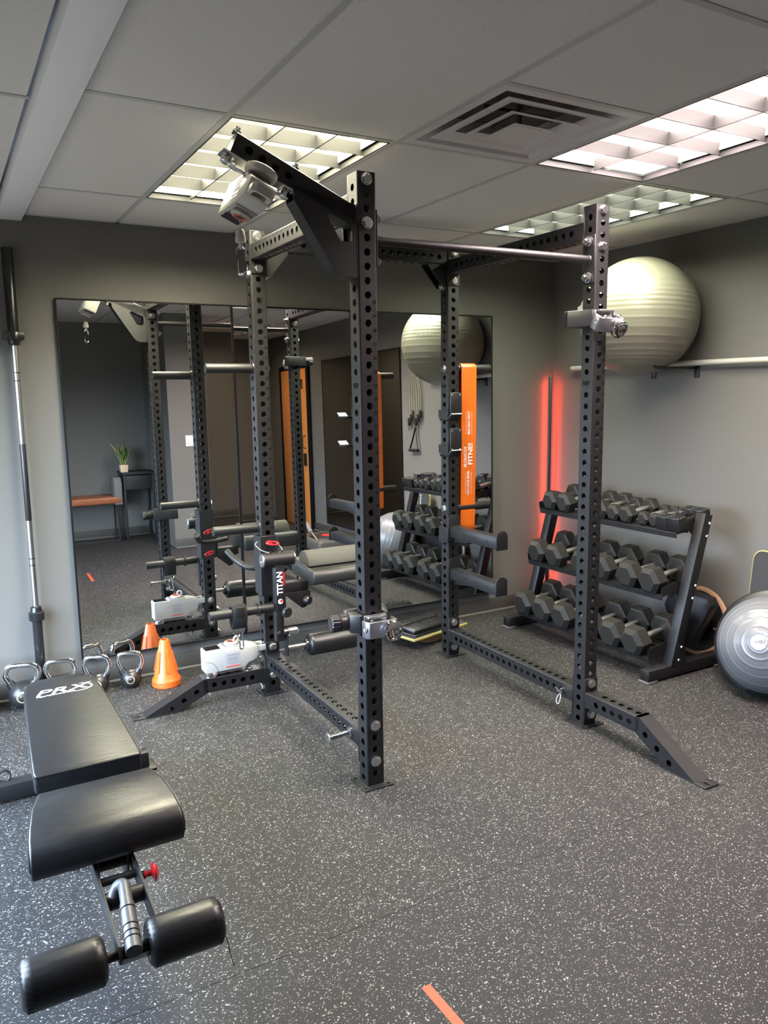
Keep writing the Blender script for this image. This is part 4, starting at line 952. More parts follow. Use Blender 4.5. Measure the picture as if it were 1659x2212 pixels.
# --- chrome band peg and hitch pin on the lower crossmembers
t = rthing('band_peg', 'chrome band peg sticking out of the left lower crossmember', 'band peg', (-HW, 0.118, Z0 + 7 * I - 0.004))
bm = bmesh.new(); cyl(bm, (0, 0, 0), (-0.105, -0.012, 0), 0.0115, seg=18); obj('shaft', bm, 'chrome', t)
bm = bmesh.new(); lathe(bm, [(0.022, 0), (0.022, 0.004), (0.016, 0.005)], (0, 0, 0), (-1, 0, 0), 20); obj('washer', bm, 'zinc', t)
bm = bmesh.new(); lathe(bm, [(0.022, 0), (0.024, 0.002), (0.024, 0.006), (0.021, 0.008)], (-0.103, -0.012, 0), (-1, -0.1, 0), 20); obj('end_cap', bm, 'chrome', t)
t = rthing('hitch_pin', 'small chrome hitch pin with wire loop in the right crossmember', 'pin', (RW - HW, 0.112, Z0 + 5 * I))
bm = bmesh.new(); lathe(bm, [(0.010, 0), (0.010, 0.008), (0.006, 0.012), (0.006, 0.03), (0.004, 0.032)], (0, 0, 0), (-1, 0, 0), 14); tube(bm, [(-0.026, 0.022, 0.012), (-0.026, -0.022, -0.008)], 0.004, 8); obj('pin', bm, 'chrome', t)
bm = bmesh.new(); tube(bm, smooth_path([(-0.02, -0.012, -0.006), (-0.03, -0.020, -0.03), (-0.032, -0.012, -0.06), (-0.03, 0.006, -0.062), (-0.03, 0.006, -0.04), (-0.024, -0.008, -0.012)], 5), 0.0022, 6); obj('wire_loop', bm, 'white_print', t)

# ================================================================== adjustable bench in the foreground
def sheared_pad(prof, lr, M=None, bev=0.01, nx=1):
    """prof: side outline (y, z); lr(y) -> (x left, x right)."""
    bm = bmesh.new(); prism(bm, prof, 1.0, basis((0, 0, 0), (0, 1, 0), (0, 0, 1)), keep=True)
    ed = [e for e in bm.edges]
    for v in bm.verts:
        l, r = lr(v.co.y); v.co.x = l + (r - l) * v.co.x
    bmesh.ops.recalc_face_normals(bm, faces=bm.faces)
    ed = [e for e in bm.edges if len(e.link_faces) == 2 and e.calc_face_angle(0) > 0.7]
    bmesh.ops.bevel(bm, geom=ed, offset=bev, segments=3, profile=0.5, affect='EDGES', clamp_overlap=True)
    return bm
def interp(tab):
    def f(y):
        ks = sorted(tab)
        if y <= ks[0]: return tab[ks[0]]
        for a, b in zip(ks, ks[1:]):
            if y <= b:
                t = (y - a) / (b - a); return tuple(tab[a][i] * (1 - t) + tab[b][i] * t for i in (0, 1))
        return tab[ks[-1]]
    return f
BN = thing('weight_bench', 'black vinyl adjustable weight bench with leg rollers in the foreground', 'bench', (-1.10, 0, 0))
BO = Vector((1.10, 0, 0))
def B(x, y, z): return Vector((x + 1.10, y, z))
tab = {-0.215: (-1.262, -0.950), -0.19: (-1.264, -0.947), 0.10: (-1.250, -0.948), 0.36: (-1.236, -0.950), 0.50: (-1.226, -0.956), 0.59: (-1.214, -0.970), 0.635: (-1.192, -0.985), 0.66: (-1.160, -1.010)}
ks = sorted(tab); prof = [(k, 0.46 - (0.003 if k in (ks[0], ks[-1]) else 0)) for k in ks] + [(k, 0.398) for k in ks[::-1]]
f_ = interp({k: (v[0] + 1.10, v[1] + 1.10) for k, v in tab.items()})
bk = obj('backrest_pad', sheared_pad(prof, f_, bev=0.007), 'vinyl', BN, ang=50)
for dz in (0.4535,):
    bm = bmesh.new(); pts = [Vector((f_(k)[1] + 0.0005, k, dz)) for k in ks] + [Vector((f_(k)[0] - 0.0005, k, dz)) for k in ks[::-1]]
    tube(bm, pts, 0.0024, 6, True); obj('piping', bm, 'vinyl', bk)
bm = bmesh.new(); lm = basis((-1.100 + 1.10, 0.487, 0.4606), (1, 0.04, 0), (0, 1, 0))
text(bm, 'PRX', lm, 0.082, 1.28, bold=0.014, shear=0.35); obj('logo_letters', bm, 'white_print', bk, flat=True)
bm = bmesh.new(); text(bm, 'PERFORMANCE', lm @ T(-0.022, -0.036, 0.0001), 0.019, 1.05, bold=0.02, shear=0.2); obj('logo_letters', bm, 'white_print', bk, flat=True)
bm = bmesh.new(); tube(bm, [lm @ Vector((0.066 + 0.050 * math.cos(a), -0.004 + 0.040 * math.sin(a), 0.0)) for a in [-2.2 + 3.6 * k / 16 for k in range(17)]], [0.0012 + 0.0026 * math.sin(PI * k / 16) for k in range(17)], 6, flat=(1, 0.15)); obj('logo_swoosh', bm, 'white_print', bk)
stab = {-0.64: (-1.318, -0.922), -0.56: (-1.312, -0.926), -0.42: (-1.290, -0.932), -0.31: (-1.262, -0.944)}
sprof = [(-0.305, 0.448), (-0.42, 0.463), (-0.53, 0.464), (-0.575, 0.457), (-0.606, 0.440), (-0.622, 0.415), (-0.624, 0.390), (-0.614, 0.366), (-0.592, 0.352), (-0.45, 0.355), (-0.305, 0.365)]
g_ = interp({k: (v[0] + 1.10, v[1] + 1.10) for k, v in stab.items()})
st = obj('seat_pad', sheared_pad(sprof, g_, bev=0.007), 'vinyl', BN, ang=50)
for s_, q in ((0, -1), (1, 1)):
    bm = bmesh.new(); tube(bm, [Vector((g_(y)[s_] + q * 0.0005, y, z)) for y, z in [(-0.31, 0.442), (-0.42, 0.457), (-0.53, 0.458), (-0.570, 0.451), (-0.600, 0.435), (-0.615, 0.414), (-0.617, 0.390)]], 0.0024, 6); obj('piping', bm, 'vinyl', st)
# frame
bm = bmesh.new(); box(bm, B(-1.10, 0.20, 0.365), (0.06, 0.70, 0.05), 0.004); box(bm, B(-1.10, -0.43, 0.335), (0.06, 0.22, 0.04), 0.004); obj('pad_rail', bm, 'rack', BN)
bm = bmesh.new(); p0, p1 = B(-1.10, 0.60, 0.085), B(-1.10, -0.36, 0.30); tube(bm, [p0, p1], 0.04, 4); obj('spine_tube', bm, 'rack', BN)
bm = bmesh.new(); box(bm, B(-1.09, 0.02, 0.16), (0.05, 0.06, 0.25), 0.003); obj('front_post', bm, 'rack', BN)
bm = bmesh.new(); box(bm, B(-1.09, 0.02, 0.02), (0.16, 0.06, 0.04), 0.003); obj('front_foot', bm, 'rack', BN)
bm = bmesh.new(); box(bm, B(-1.19, 0.625, 0.042), (0.86, 0.062, 0.066), 0.005); rf = obj('rear_foot', bm, 'rack', BN)
bm = bmesh.new(); box(bm, B(-0.775, 0.62, 0.005), (0.085, 0.10, 0.010), 0.003); obj('foot_plate', bm, 'rack', rf)
bm = bmesh.new(); box(bm, B(-1.59, 0.62, 0.005), (0.085, 0.10, 0.010), 0.003); obj('foot_plate', bm, 'rack', rf)
bm = bmesh.new(); tube(bm, ringpts(B(-1.315, 0.645, 0.092), 0.022, (1, 0, 0), (0, 0.3, 1), 14), 0.005, 7, True); obj('grab_ring', bm, 'rack', rf)
bm = bmesh.new(); box(bm, B(-1.10, 0.50, 0.235), (0.045, 0.05, 0.27), 0.003); obj('back_post', bm, 'rack', BN)
for xx in (-1.162, -1.062):
    bm = bmesh.new(); prism(bm, [(-0.46, 0.352), (-0.60, 0.350), (-0.70, 0.345), (-0.915, 0.325), (-0.935, 0.305), (-0.925, 0.285), (-0.90, 0.280), (-0.66, 0.288), (-0.52, 0.300), (-0.46, 0.318)], 0.007, basis(B(xx - 0.0035, 0, 0), (0, 1, 0), (0, 0, 1)), bev=0.0015); obj('side_plate', bm, 'rack', BN)
    bm = bmesh.new(); prism(bm, [(-0.46, 0.356), (-0.59, 0.354), (-0.58, 0.30), (-0.55, 0.262), (-0.50, 0.262), (-0.46, 0.30)], 0.007, basis(B(xx - 0.0035 + (0.011 if xx < -1.1 else -0.011), 0, 0), (0, 1, 0), (0, 0, 1)), bev=0.001); obj('ratchet_plate', bm, 'rack', BN)
for (y, z, r) in ((-0.64, 0.322, 0.011), (-0.725, 0.318, 0.022), (-0.56, 0.322, 0.016)):
    bm = bmesh.new(); cyl(bm, B(-1.160, y, z), B(-1.064, y, z), r, seg=18); obj('cross_pin', bm, 'rack', BN)
bm = bmesh.new(); cyl(bm, B(-1.350, -0.905, 0.300), B(-0.930, -0.905, 0.300), 0.0125, seg=16); obj('roller_axle', bm, 'rack', BN)
bm = bmesh.new(); box(bm, B(-1.112, -0.905, 0.2865), (0.096, 0.034, 0.012), 0.002); obj('axle_plate', bm, 'steel', BN)
r1 = foam_roller(BN, B(-1.372, -0.905, 0.300), B(-1.192, -0.905, 0.300), 0.056, 'vinyl')
r2_ = foam_roller(BN, B(-1.098, -0.905, 0.300), B(-0.918, -0.905, 0.300), 0.056, 'vinyl')
bm = bmesh.new(); tube(bm, smooth_path([B(-0.918, -0.905, 0.262), B(-0.908, -0.915, 0.245), B(-0.906, -0.930, 0.215), B(-0.902, -0.945, 0.19)], 4), 0.0013, 5); obj('drawstring', bm, 'black_plastic', r2_)
bm = bmesh.new(); tube(bm, smooth_path([B(-1.140, -0.730, 0.330), B(-1.128, -0.725, 0.352), B(-1.115, -0.740, 0.362), B(-1.118, -0.780, 0.356), B(-1.132, -0.925, 0.322)], 6), 0.0155, 14); hd = obj('lift_handle', bm, 'grip_grey', BN)
bm = bmesh.new(); tube(bm, [B(-1.1205, -0.805, 0.3505), B(-1.1335, -0.940, 0.319)], [0.0175, 0.0195], 16); hg = obj('grip', bm, 'grip_grey', hd)
for tt in (0.12, 0.50, 0.64, 0.76):
    p = B(-1.1205, -0.805, 0.3505).lerp(B(-1.1335, -0.940, 0.319), tt); dd = (B(-1.1335, -0.940, 0.319) - B(-1.1205, -0.805, 0.3505)).normalized()
    bm = bmesh.new(); lathe(bm, [(0.0180 + 0.002 * tt, 0), (0.0186 + 0.002 * tt, 0.0015), (0.0180 + 0.002 * tt, 0.003)], p, dd, 18, cap=False); obj('grip_groove', bm, 'print', hd)
bm = bmesh.new(); lathe(bm, [(0.010, 0), (0.010, 0.016), (0.008, 0.018), (0.008, 0.030), (0.014, 0.034), (0.024, 0.037), (0.024, 0.041), (0.014, 0.048), (0, 0.050)], B(-1.060, -0.655, 0.318), (1, 0, 0), 22); obj('red_knob', bm, 'red_plastic', BN)
bm = bmesh.new(); lathe(bm, [(0.012, 0), (0.012, 0.012)], B(-1.060, -0.655, 0.318), (1, 0, 0), 16); obj('knob_socket', bm, 'black_gloss', BN)

# ================================================================== dumbbell rack
DR = thing('dumbbell_rack', 'black three tier dumbbell rack along the right wall', 'dumbbell rack', (2.08, 0.78, 0))
def Dp(x, y, z): return Vector((x - 2.08, y - 0.78, z))
YN, YR = 0.19, 1.37
for yy in (YN - 0.005, YR + 0.005):
    nearside = yy < 0.5
    bm = bmesh.new(); box(bm, Dp(2.085, yy, 0.042), (0.60, 0.062, 0.062), 0.004); fo = obj('foot', bm, 'rack', DR)
    for xx in (1.815, 2.36):
        bm = bmesh.new(); box(bm, Dp(xx, yy, 0.0055), (0.075, 0.072, 0.011), 0.003); obj('foot_cap', bm, 'grey_plastic', fo)
    a, b = Dp(1.985, yy, 0.055), Dp(2.212, yy, 0.892)
    d = (b - a).normalized(); xdir = Vector((d.z, 0, -d.x))
    Mx_ = Matrix(((xdir.x, 0, d.x, a.x), (0, 1, 0, a.y), (xdir.z, 0, d.z, a.z), (0, 0, 0, 1)))
    bm = bmesh.new(); L = (b - a).length; box(bm, (0, 0, L / 2), (0.062, 0.062, L), 0.004, M=Mx_); obj('upright', bm, 'rack', DR)
    bm = bmesh.new(); ys_ = -0.0335 if nearside else 0.0275
    prism(bm, [(0.00, 0.03), (0.10, 0.03), (0.075, 0.17), (0.02, 0.19)], 0.006, Matrix.Translation(Dp(1.985, yy + ys_ + 0.006, 0.0)) @ basis((0, 0, 0), (1, 0, 0), (0, 0, 1))); obj('gusset', bm, 'rack', DR)
TIERS = [(1.852, 0.120, 2.10, 0.160), (1.940, 0.456, 2.212, 0.498), (2.032, 0.794, 2.303, 0.835)]
TN = []
for (xf_, zf, xb_, zb_) in TIERS:
    ang_ = math.atan2(zb_ - zf, xb_ - xf_); wd = math.hypot(xb_ - xf_, zb_ - zf)
    Mt = Matrix.Translation(Dp(xf_, YN + 0.032, zf)) @ RYm(-ang_)
    Ly = YR - YN - 0.064
    TN.append((ang_, Mt, wd))
    bm = bmesh.new()
    for v0, v1 in ((0.0, 0.095), (wd - 0.095, wd)): box(bm, ((v0 + v1) / 2, Ly / 2, 0), (v1 - v0, Ly, 0.004), 0.001, M=Mt, seg=1)
    box(bm, (0.002, Ly / 2, -0.014), (0.004, Ly, 0.028), M=Mt); box(bm, (wd, Ly / 2, 0.018), (0.004, Ly, 0.040), M=Mt)
    box(bm, (0.095, Ly / 2, -0.010), (0.004, Ly, 0.022), M=Mt); box(bm, (wd - 0.095, Ly / 2, -0.010), (0.004, Ly, 0.022), M=Mt)
    tr = obj('shelf_tray', bm, 'rack', DR)
    for yy, sg in ((-0.001, -1), (Ly + 0.001, 1)):
        bm = bmesh.new(); prism(bm, [(0.0, -0.006), (0.10, -0.010), (0.13, -0.045), (0.20, -0.045), (wd + 0.004, -0.012), (wd + 0.004, 0.050), (0.0, 0.046)], 0.004, Mt @ basis((0, yy + 0.002, 0), (1, 0, 0), (0, 0, 1)))
        obj('end_plate', bm, 'rack', tr)
    for dz in (0.012, -0.058):
        t_ = (zf + 0.035 + dz - 0.055) / (0.892 - 0.055); xx = 1.985 + t_ * (2.212 - 1.985) + 0.020
        bm = bmesh.new(); lathe(bm, [(0.011, 0), (0.009, 0.006), (0, 0.008)], Dp(xx, YN - 0.037, zf + 0.035 + dz), (0, -1, 0), 14); cyl(bm, Dp(xx, YN - 0.037, zf + 0.035 + dz), Dp(xx, YN - 0.030, zf + 0.035 + dz), 0.006, seg=10); obj('bolt', bm, 'zinc', tr)

def hexhead(bm, x0, x1, R, outer):
    """hexagonal head along local x with chamfered outer face; flat side up."""
    L = abs(x1 - x0); s_ = 1 if x1 > x0 else -1
    prof = [(R * 0.70, 0), (R, L * 0.24), (R, L * 0.90), (R * 0.86, L), (0, L)] if outer == 0 else [(R * 0.7, 0), (R, L * 0.24), (R, L * 0.9), (R * 0.86, L), (0, L)]
    lathe(bm, [(0, 0)] + prof, (x0, 0, 0), (s_, 0, 0), 6, ref=(0, 1, 0), phase=0.0)
def dumbbell(R, HL, GL, kind='hex'):
    """returns (mesh, mesh, mesh) heads and handle; axis along x, resting plane z=0."""
    ap = R * math.cos(PI / 6)
    if kind == 'hex':
        b1 = bmesh.new(); hexhead(b1, -GL / 2 - HL, -GL / 2, R, 0)
        b2 = bmesh.new(); hexhead(b2, GL / 2 + HL, GL / 2, R, 0)
        # raised weight panel on the upper flat
        for bb, sx_ in ((b1, -1), (b2, 1)):
            box(bb, (sx_ * (GL / 2 + HL * 0.45), 0, ap), (HL * 0.40, R * 0.62, 0.0035), 0.001, seg=1)
        b3 = bmesh.new(); lathe(b3, [(0.0125, 0), (0.0165, GL * 0.25), (0.0175, GL * 0.5), (0.0165, GL * 0.75), (0.0125, GL)], (-GL / 2, 0, 0), (1, 0, 0), 18)
        mats = ('dumbbell_rubber', 'dumbbell_rubber', 'satin_chrome')
    else:
        bs = []
        for sx_ in (-1, 1):
            b = bmesh.new()
            for q in range(4):
                x0 = sx_ * (GL / 2 + q * HL / 4 + HL / 8)
                box(b, (x0, 0, 0), (HL / 4 - 0.003, R * 1.75, R * 1.75), R * 0.30, seg=3)
            box(b, (sx_ * (GL / 2 + HL / 2), 0, 0), (HL - 0.008, R * 1.6, R * 1.6), R * 0.28, seg=3)
            bs.append(b)
        b1, b2 = bs; b3 = bmesh.new(); cyl(b3, (-GL / 2 - 0.004, 0, 0), (GL / 2 + 0.004, 0, 0), 0.014, seg=16); lathe(b3, [(0.020, 0), (0.020, 0.012)], (-GL / 2, 0, 0), (1, 0, 0), 16); lathe(b3, [(0.020, 0), (0.020, 0.012)], (GL / 2, 0, 0), (-1, 0, 0), 16)
        mats = ('black_gloss', 'black_gloss', 'black_plastic'); ap = R * 0.875
    return [mesh_of(b, 'head' if i < 2 else 'handle', m, ang=28) for i, (b, m) in enumerate(zip((b1, b2, b3), mats))], ap
PROTO = {}
def place_db(tier, y, R, HL, GL, label, group, kind='hex', dx=0.0):
    key = (R, HL, GL, kind)
    if key not in PROTO: PROTO[key] = dumbbell(R, HL, GL, kind)
    (m1, m2, m3), ap = PROTO[key]
    ang_, Mt, wd = TN[tier]
    t_ = thing('dumbbell', label, 'dumbbell', (0, 0, 0), 0, group)
    base = Matrix.Translation((2.08, 0.78, 0)) @ Mt
    c_ = base @ Vector((wd / 2 + dx, y - YN - 0.032, ap + 0.0025))
    t_.matrix_world = Matrix.Translation(c_) @ RYm(-ang_) @ RZ(random.uniform(-0.02, 0.02))
    link('head', m1, t_); link('head', m2, t_); link('handle', m3, t_)
ORD = ['first', 'second', 'third', 'fourth', 'fifth', 'sixth', 'seventh', 'eighth', 'ninth', 'tenth']
top = [(1.245, 0.068, 0.080, 0.132), (1.112, 0.068, 0.080, 0.132), (0.922, 0.062, 0.070, 0.132), (0.802, 0.062, 0.070, 0.132), (0.705, 0.052, 0.062, 0.132), (0.600, 0.056, 0.066, 0.132), (0.482, 0.042, 0.050, 0.128), (0.402, 0.042, 0.050, 0.128)]
for k, (y, R, HL, GL) in enumerate(top): place_db(2, y, R, HL, GL, 'black hex dumbbell, %s from the corner on the top shelf' % ORD[k], 'dumbbells on the top shelf')
place_db(2, 0.325, 0.046, 0.075, 0.115, 'rounded black dumbbell beside the hex ones on the top shelf', 'dumbbells on the top shelf', 'round')
place_db(2, 0.246, 0.046, 0.075, 0.115, 'rounded black dumbbell nearest the end plate of the top shelf', 'dumbbells on the top shelf', 'round')
for k, y in enumerate((1.242, 1.075, 0.838, 0.668, 0.462, 0.300)): place_db(1, y, 0.0815, 0.092, 0.146, 'large black hex dumbbell, %s from the corner on the middle shelf' % ORD[k], 'dumbbells on the middle shelf')
for k, y in enumerate((1.248, 1.066, 0.885, 0.655, 0.478, 0.305)): place_db(0, y, 0.0865, 0.098, 0.150, 'heavy black hex dumbbell, %s from the corner on the bottom shelf' % ORD[k], 'dumbbells on the bottom shelf')

# ================================================================== LED bar in the corner
t = thing('led_light_bar', 'tall black floor light bar glowing red in the corner', 'light bar', (2.415, 1.690, 0), math.radians(-45))
bm = bmesh.new(); box(bm, (0, 0, 0.84), (0.026, 0.020, 1.66), 0.003); obj('bar', bm, 'black_plastic', t)
bm = bmesh.new(); box(bm, (0, 0.013, 0.84), (0.022, 0.006, 1.62)); obj('led_strip', bm, 'led_red', t, flat=True)
bm = bmesh.new(); box(bm, (0, 0, 0.006), (0.08, 0.06, 0.012), 0.003); obj('base', bm, 'black_plastic', t)

# ================================================================== ball, pole and rack on the right wall
t = thing('exercise_ball', 'large beige grey exercise ball resting on the wall rack', 'exercise ball', (2.160, 0.667, 1.656))
bm = bmesh.new(); R = 0.335; prof = []
N = 150
for k in range(N + 1):
    a = PI * k / N; r = R
    for gcen in [0.72, 0.80, 0.90, 1.02, 1.15, 1.29, 1.44, 1.58, 1.66, 1.74, 1.82, 1.90, 2.00, 2.12]:
        r += 0.0026 * math.exp(-((a - gcen) / 0.011) ** 2)
    prof.append((max(0, r * math.sin(a)) if 0 < k < N else 0, R - r * math.cos(a)))
lathe(bm, prof, (0, 0, 0), (0.05, 0.02, 1), 72, cap=False); obj('ball_skin', bm, 'ball_beige', t, ang=70)
bm = bmesh.new(); pd_ = Vector((-0.80, 0.58, 0.16)).normalized(); text(bm, 'URBNFIT', basis(Vector((0, 0, R)) + pd_ * (R + 0.0015), Vector((0, 0, 1)).cross(pd_), (0, 0, 1)), 0.036, 1.0, bold=0.01); obj('lettering', bm, 'white_print', t, flat=True)
def hook(y0, y1, z, label):
    t = thing('ball_holder', label, 'wall rack', (XR, (y0 + y1) / 2, z), 0, 'ball holder')
    yc = (y0 + y1) / 2
    pts = smooth_path([(-0.012, y0 - yc, 0), (-0.20, y0 - yc, 0.0), (-0.34, y0 - yc, 0.0), (-0.385, y0 - yc, 0.035), (-0.40, y0 - yc, 0.06)], 5)
    for yy in (y0, y1):
        bm = bmesh.new(); tube(bm, [Vector((p.x, yy - yc, p.z)) for p in pts], 0.008, 10); obj('prong', bm, 'black_plastic', t)
        bm = bmesh.new(); box(bm, (-0.004, yy - yc, -0.012), (0.008, 0.035, 0.085), 0.002); obj('wall_plate', bm, 'black_plastic', t)
    return t
hook(0.507, 0.828, 1.694, 'black two prong wall bracket under the big exercise ball')
t = thing('pole', 'long white pole laid on the wall bracket behind the ball', 'pole', (2.455, 0.20, 1.7055))
bm = bmesh.new(); cyl(bm, (0, 1.32, 0.0175), (0, -0.22, 0.0175), 0.0165, seg=22, ch=0.004); obj('pole_tube', bm, 'white_pipe', t)

# ================================================================== dome, boards by the right wall
t = thing('balance_dome', 'silver grey half ball balance dome leaning on its side by the right wall', 'balance trainer', (2.21, -0.25, 0))
ax = Vector((-0.888, -0.351, 0.307)).normalized(); R = 0.250
cc = Vector((0.0, 0, 0.262))
bm = bmesh.new(); prof = []
for k in range(101):
    a = (0.60 * PI) * (1 - k / 100); r = R
    for gcen in (0.20, 0.34, 0.52, 0.74, 1.0, 1.28): r += (0.0030 if gcen > 0.3 else 0.0035) * math.exp(-((a - gcen) / 0.016) ** 2)
    prof.append((r * math.sin(a) if k < 100 else 0, r * math.cos(a)))
lathe(bm, prof, cc, ax, 72, cap=False); obj('dome', bm, 'ball_silver', t, ang=70)
bm = bmesh.new(); lathe(bm, [(0.245, -0.080), (0.285, -0.086), (0.300, -0.100), (0.298, -0.118), (0.20, -0.125), (0, -0.125)], cc, ax, 48); obj('base_platform', bm, 'black_plastic', t)
bm = bmesh.new(); lathe(bm, [(0.040, R - 0.0015), (0.036, R + 0.0022), (0, R + 0.0028)], cc, ax, 28); lg = obj('logo_patch', bm, 'label_grey', t)
lm = basis(cc + ax * (R + 0.0036), Vector((0, 0, 1)).cross(ax), (0, 0, 1)) @ RZ(0.45)
bm = bmesh.new(); text(bm, 'BOSU', lm, 0.024, 1.1, bold=0.02); obj('lettering', bm, 'text_grey', lg, flat=True)
bm = bmesh.new(); box(bm, (0.004, -0.018, 0), (0.05, 0.007, 0.0006), M=lm); obj('stripe', bm, 'text_grey', lg, flat=True)

t = thing('balance_board', 'black non slip board with yellow edge standing against the right wall', 'board', (2.395, -0.08, 0))
tl = math.radians(6)
Mb = T(-0.02, 0, 0) @ RYm(tl)
bm = bmesh.new(); poly = []
hw_, hh, cr = 0.105, 0.70, 0.055
for (cx0, cz0, a0) in ((hw_ - cr, hh - cr, 0), (-hw_ + cr, hh - cr, PI / 2), (-hw_ + cr, cr, PI), (hw_ - cr, cr, 1.5 * PI)):
    for q in range(7): poly.append((cx0 + cr * math.cos(a0 + PI / 2 * q / 6), cz0 + cr * math.sin(a0 + PI / 2 * q / 6)))
MB_ = Mb @ Matrix(((0, 0, -1, 0), (-1, 0, 0, 0), (0, 1, 0, 0), (0, 0, 0, 1)))
prism(bm, poly, 0.016, MB_, bev=0.002); obj('deck', bm, 'yellow_edge', t)
bm = bmesh.new(); prism(bm, [(x * 0.95, hh / 2 + (z - hh / 2) * 0.985) for x, z in poly], 0.003, MB_ @ T(0, 0, 0.0155)); gp = obj('grip_surface', bm, 'board_black', t)
bm = bmesh.new(); text(bm, 'POWER', MB_ @ T(0.055, 0.605, 0.0192) @ RZ(-PI / 2 - 0.0), 0.040, 1.0, bold=0.02); obj('lettering', bm, 'white_print', gp, flat=True)

t = thing('balance_disc', 'round black balance disc with pale wooden rim behind the dumbbell rack', 'balance board', (2.405, 0.365, 0))
Md = RYm(math.radians(8)) @ T(0, 0, 0.205)
bm = bmesh.new(); lathe(bm, [(0.180, -0.010), (0.200, -0.010), (0.205, -0.005), (0.205, 0.005), (0.200, 0.010), (0.180, 0.010)], Md @ Vector((0, 0, 0)), Md.to_3x3() @ Vector((-1, 0, 0)), 56, cap=False); obj('rim', bm, 'ply', t, ang=50)
bm = bmesh.new(); lathe(bm, [(0.190, -0.006), (0.190, 0.006)], Md @ Vector((0, 0, 0)), Md.to_3x3() @ Vector((-1, 0, 0)), 56); obj('disc', bm, 'black_plastic', t)
bm = bmesh.new(); box(bm, (-0.008, -0.15, -0.02), (0.006, 0.07, 0.012), M=Md); obj('stripe', bm, 'ply', t, flat=True)
t = thing('wedge_block', 'black foam wedge standing between the dumbbell rack and the wall', 'block', (2.325, 0.315, 0))
bm = bmesh.new(); prism(bm, [(-0.05, 0.066), (0.10, 0.066), (-0.145, 0.385), (-0.17, 0.41), (0.12, 0.42), (0.19, 0.40)][0:0] or [(0.02, 0.076), (0.155, 0.36), (0.13, 0.40), (-0.12, 0.43), (-0.17, 0.30), (-0.06, 0.076)], 0.075, basis((-0.055, 0, 0), (0, -1, 0), (0, 0, 1)) @ T(0, 0, -0.075), bev=0.006); obj('wedge', bm, 'black_plastic', t)

# ================================================================== rocker board on the floor in the middle
t = thing('rocker_board', 'black footplates on a yellow edged rocker board by the baseboard', 'balance board', (1.20, 1.480, 0), math.radians(14))
bm = bmesh.new(); half = [(0.16 * math.cos(a), 0.062 - 0.062 * math.sin(a)) for a in [PI * k / 16 for k in range(17)]]
prism(bm, half, 0.20, basis((0, 0.10, 0), (1, 0, 0), (0, 0, 1)), bev=0.002); obj('rocker_base', bm, 'ply', t)
bm = bmesh.new(); box(bm, (0, 0, 0.072), (0.50, 0.31, 0.018), 0.006); bd = obj('board', bm, 'yellow_edge', t)
bm = bmesh.new(); box(bm, (0, 0, 0.0815), (0.49, 0.295, 0.004), 0.001, seg=1); obj('grip_surface', bm, 'board_black', bd)
bm = bmesh.new(); box(bm, (-0.02, 0.0, 0.088), (0.40, 0.27, 0.010), 0.003); obj('tray', bm, 'black_gloss', t)
for k, y in enumerate((-0.062, 0.064)):
    bm = bmesh.new(); box(bm, (-0.03, y, 0.108), (0.36, 0.112, 0.030), 0.010, rot=(0.10 if k == 0 else -0.06, 0, 0)); fp = obj('footplate', bm, 'black_plastic', t)
    for q in range(9):
        bm = bmesh.new(); box(bm, (-0.17 + q * 0.035, y, 0.1245), (0.010, 0.085, 0.003), 0.001, seg=1, rot=(0.10 if k == 0 else -0.06, 0, 0)); obj('tread_rib', bm, 'black_gloss', fp)

# ================================================================== barbell against the back wall
t = thing('barbell', 'long black barbell standing upright against the wall left of the mirror', 'barbell', (-1.062, 1.685, 0))
dv = Vector((0.008, 0.030, 2.30)).normalized()
def bp(h): return dv * h
bm = bmesh.new(); lathe(bm, [(0.0215, 0.0), (0.0245, 0.004), (0.0245, 0.430)], bp(0), dv, 24); obj('sleeve', bm, 'black_gloss', t)
bm = bmesh.new(); lathe(bm, [(0.037, 0.430), (0.039, 0.436), (0.039, 0.470), (0.030, 0.476), (0.026, 0.500), (0.018, 0.505)], bp(0), dv, 28); obj('collar', bm, 'black_gloss', t)
bm = bmesh.new(); lathe(bm, [(0.0142, 0.50), (0.0142, 1.84)], bp(0), dv, 18); o = obj('shaft', bm, 'steel', t)
bm = bmesh.new(); lathe(bm, [(0.0142, 0.955), (0.0148, 0.957), (0.0148, 1.345), (0.0142, 1.347)], bp(0), dv, 18, cap=False); obj('knurling', bm, 'black_plastic', o)
for h in (0.72, 0.755, 1.66, 1.70):
    bm = bmesh.new(); lathe(bm, [(0.0143, h), (0.0150, h + 0.001), (0.0150, h + 0.003), (0.0143, h + 0.004)], bp(0), dv, 18, cap=False); obj('ring_mark', bm, 'print', t)
bm = bmesh.new(); lathe(bm, [(0.018, 1.835), (0.026, 1.840), (0.030, 1.860), (0.039, 1.866), (0.039, 1.895), (0.037, 1.90)], bp(0), dv, 28); cl_ = obj('collar', bm, 'black_gloss', t)
bm = bmesh.new(); box(bm, bp(1.882), (0.095, 0.07, 0.04), 0.008); obj('spring_clip', bm, 'black_plastic', cl_)
bm = bmesh.new(); lathe(bm, [(0.0265, 1.90), (0.0265, 2.300), (0.0235, 2.305), (0, 2.305)], bp(0), dv, 24); obj('sleeve', bm, 'black_gloss', t)

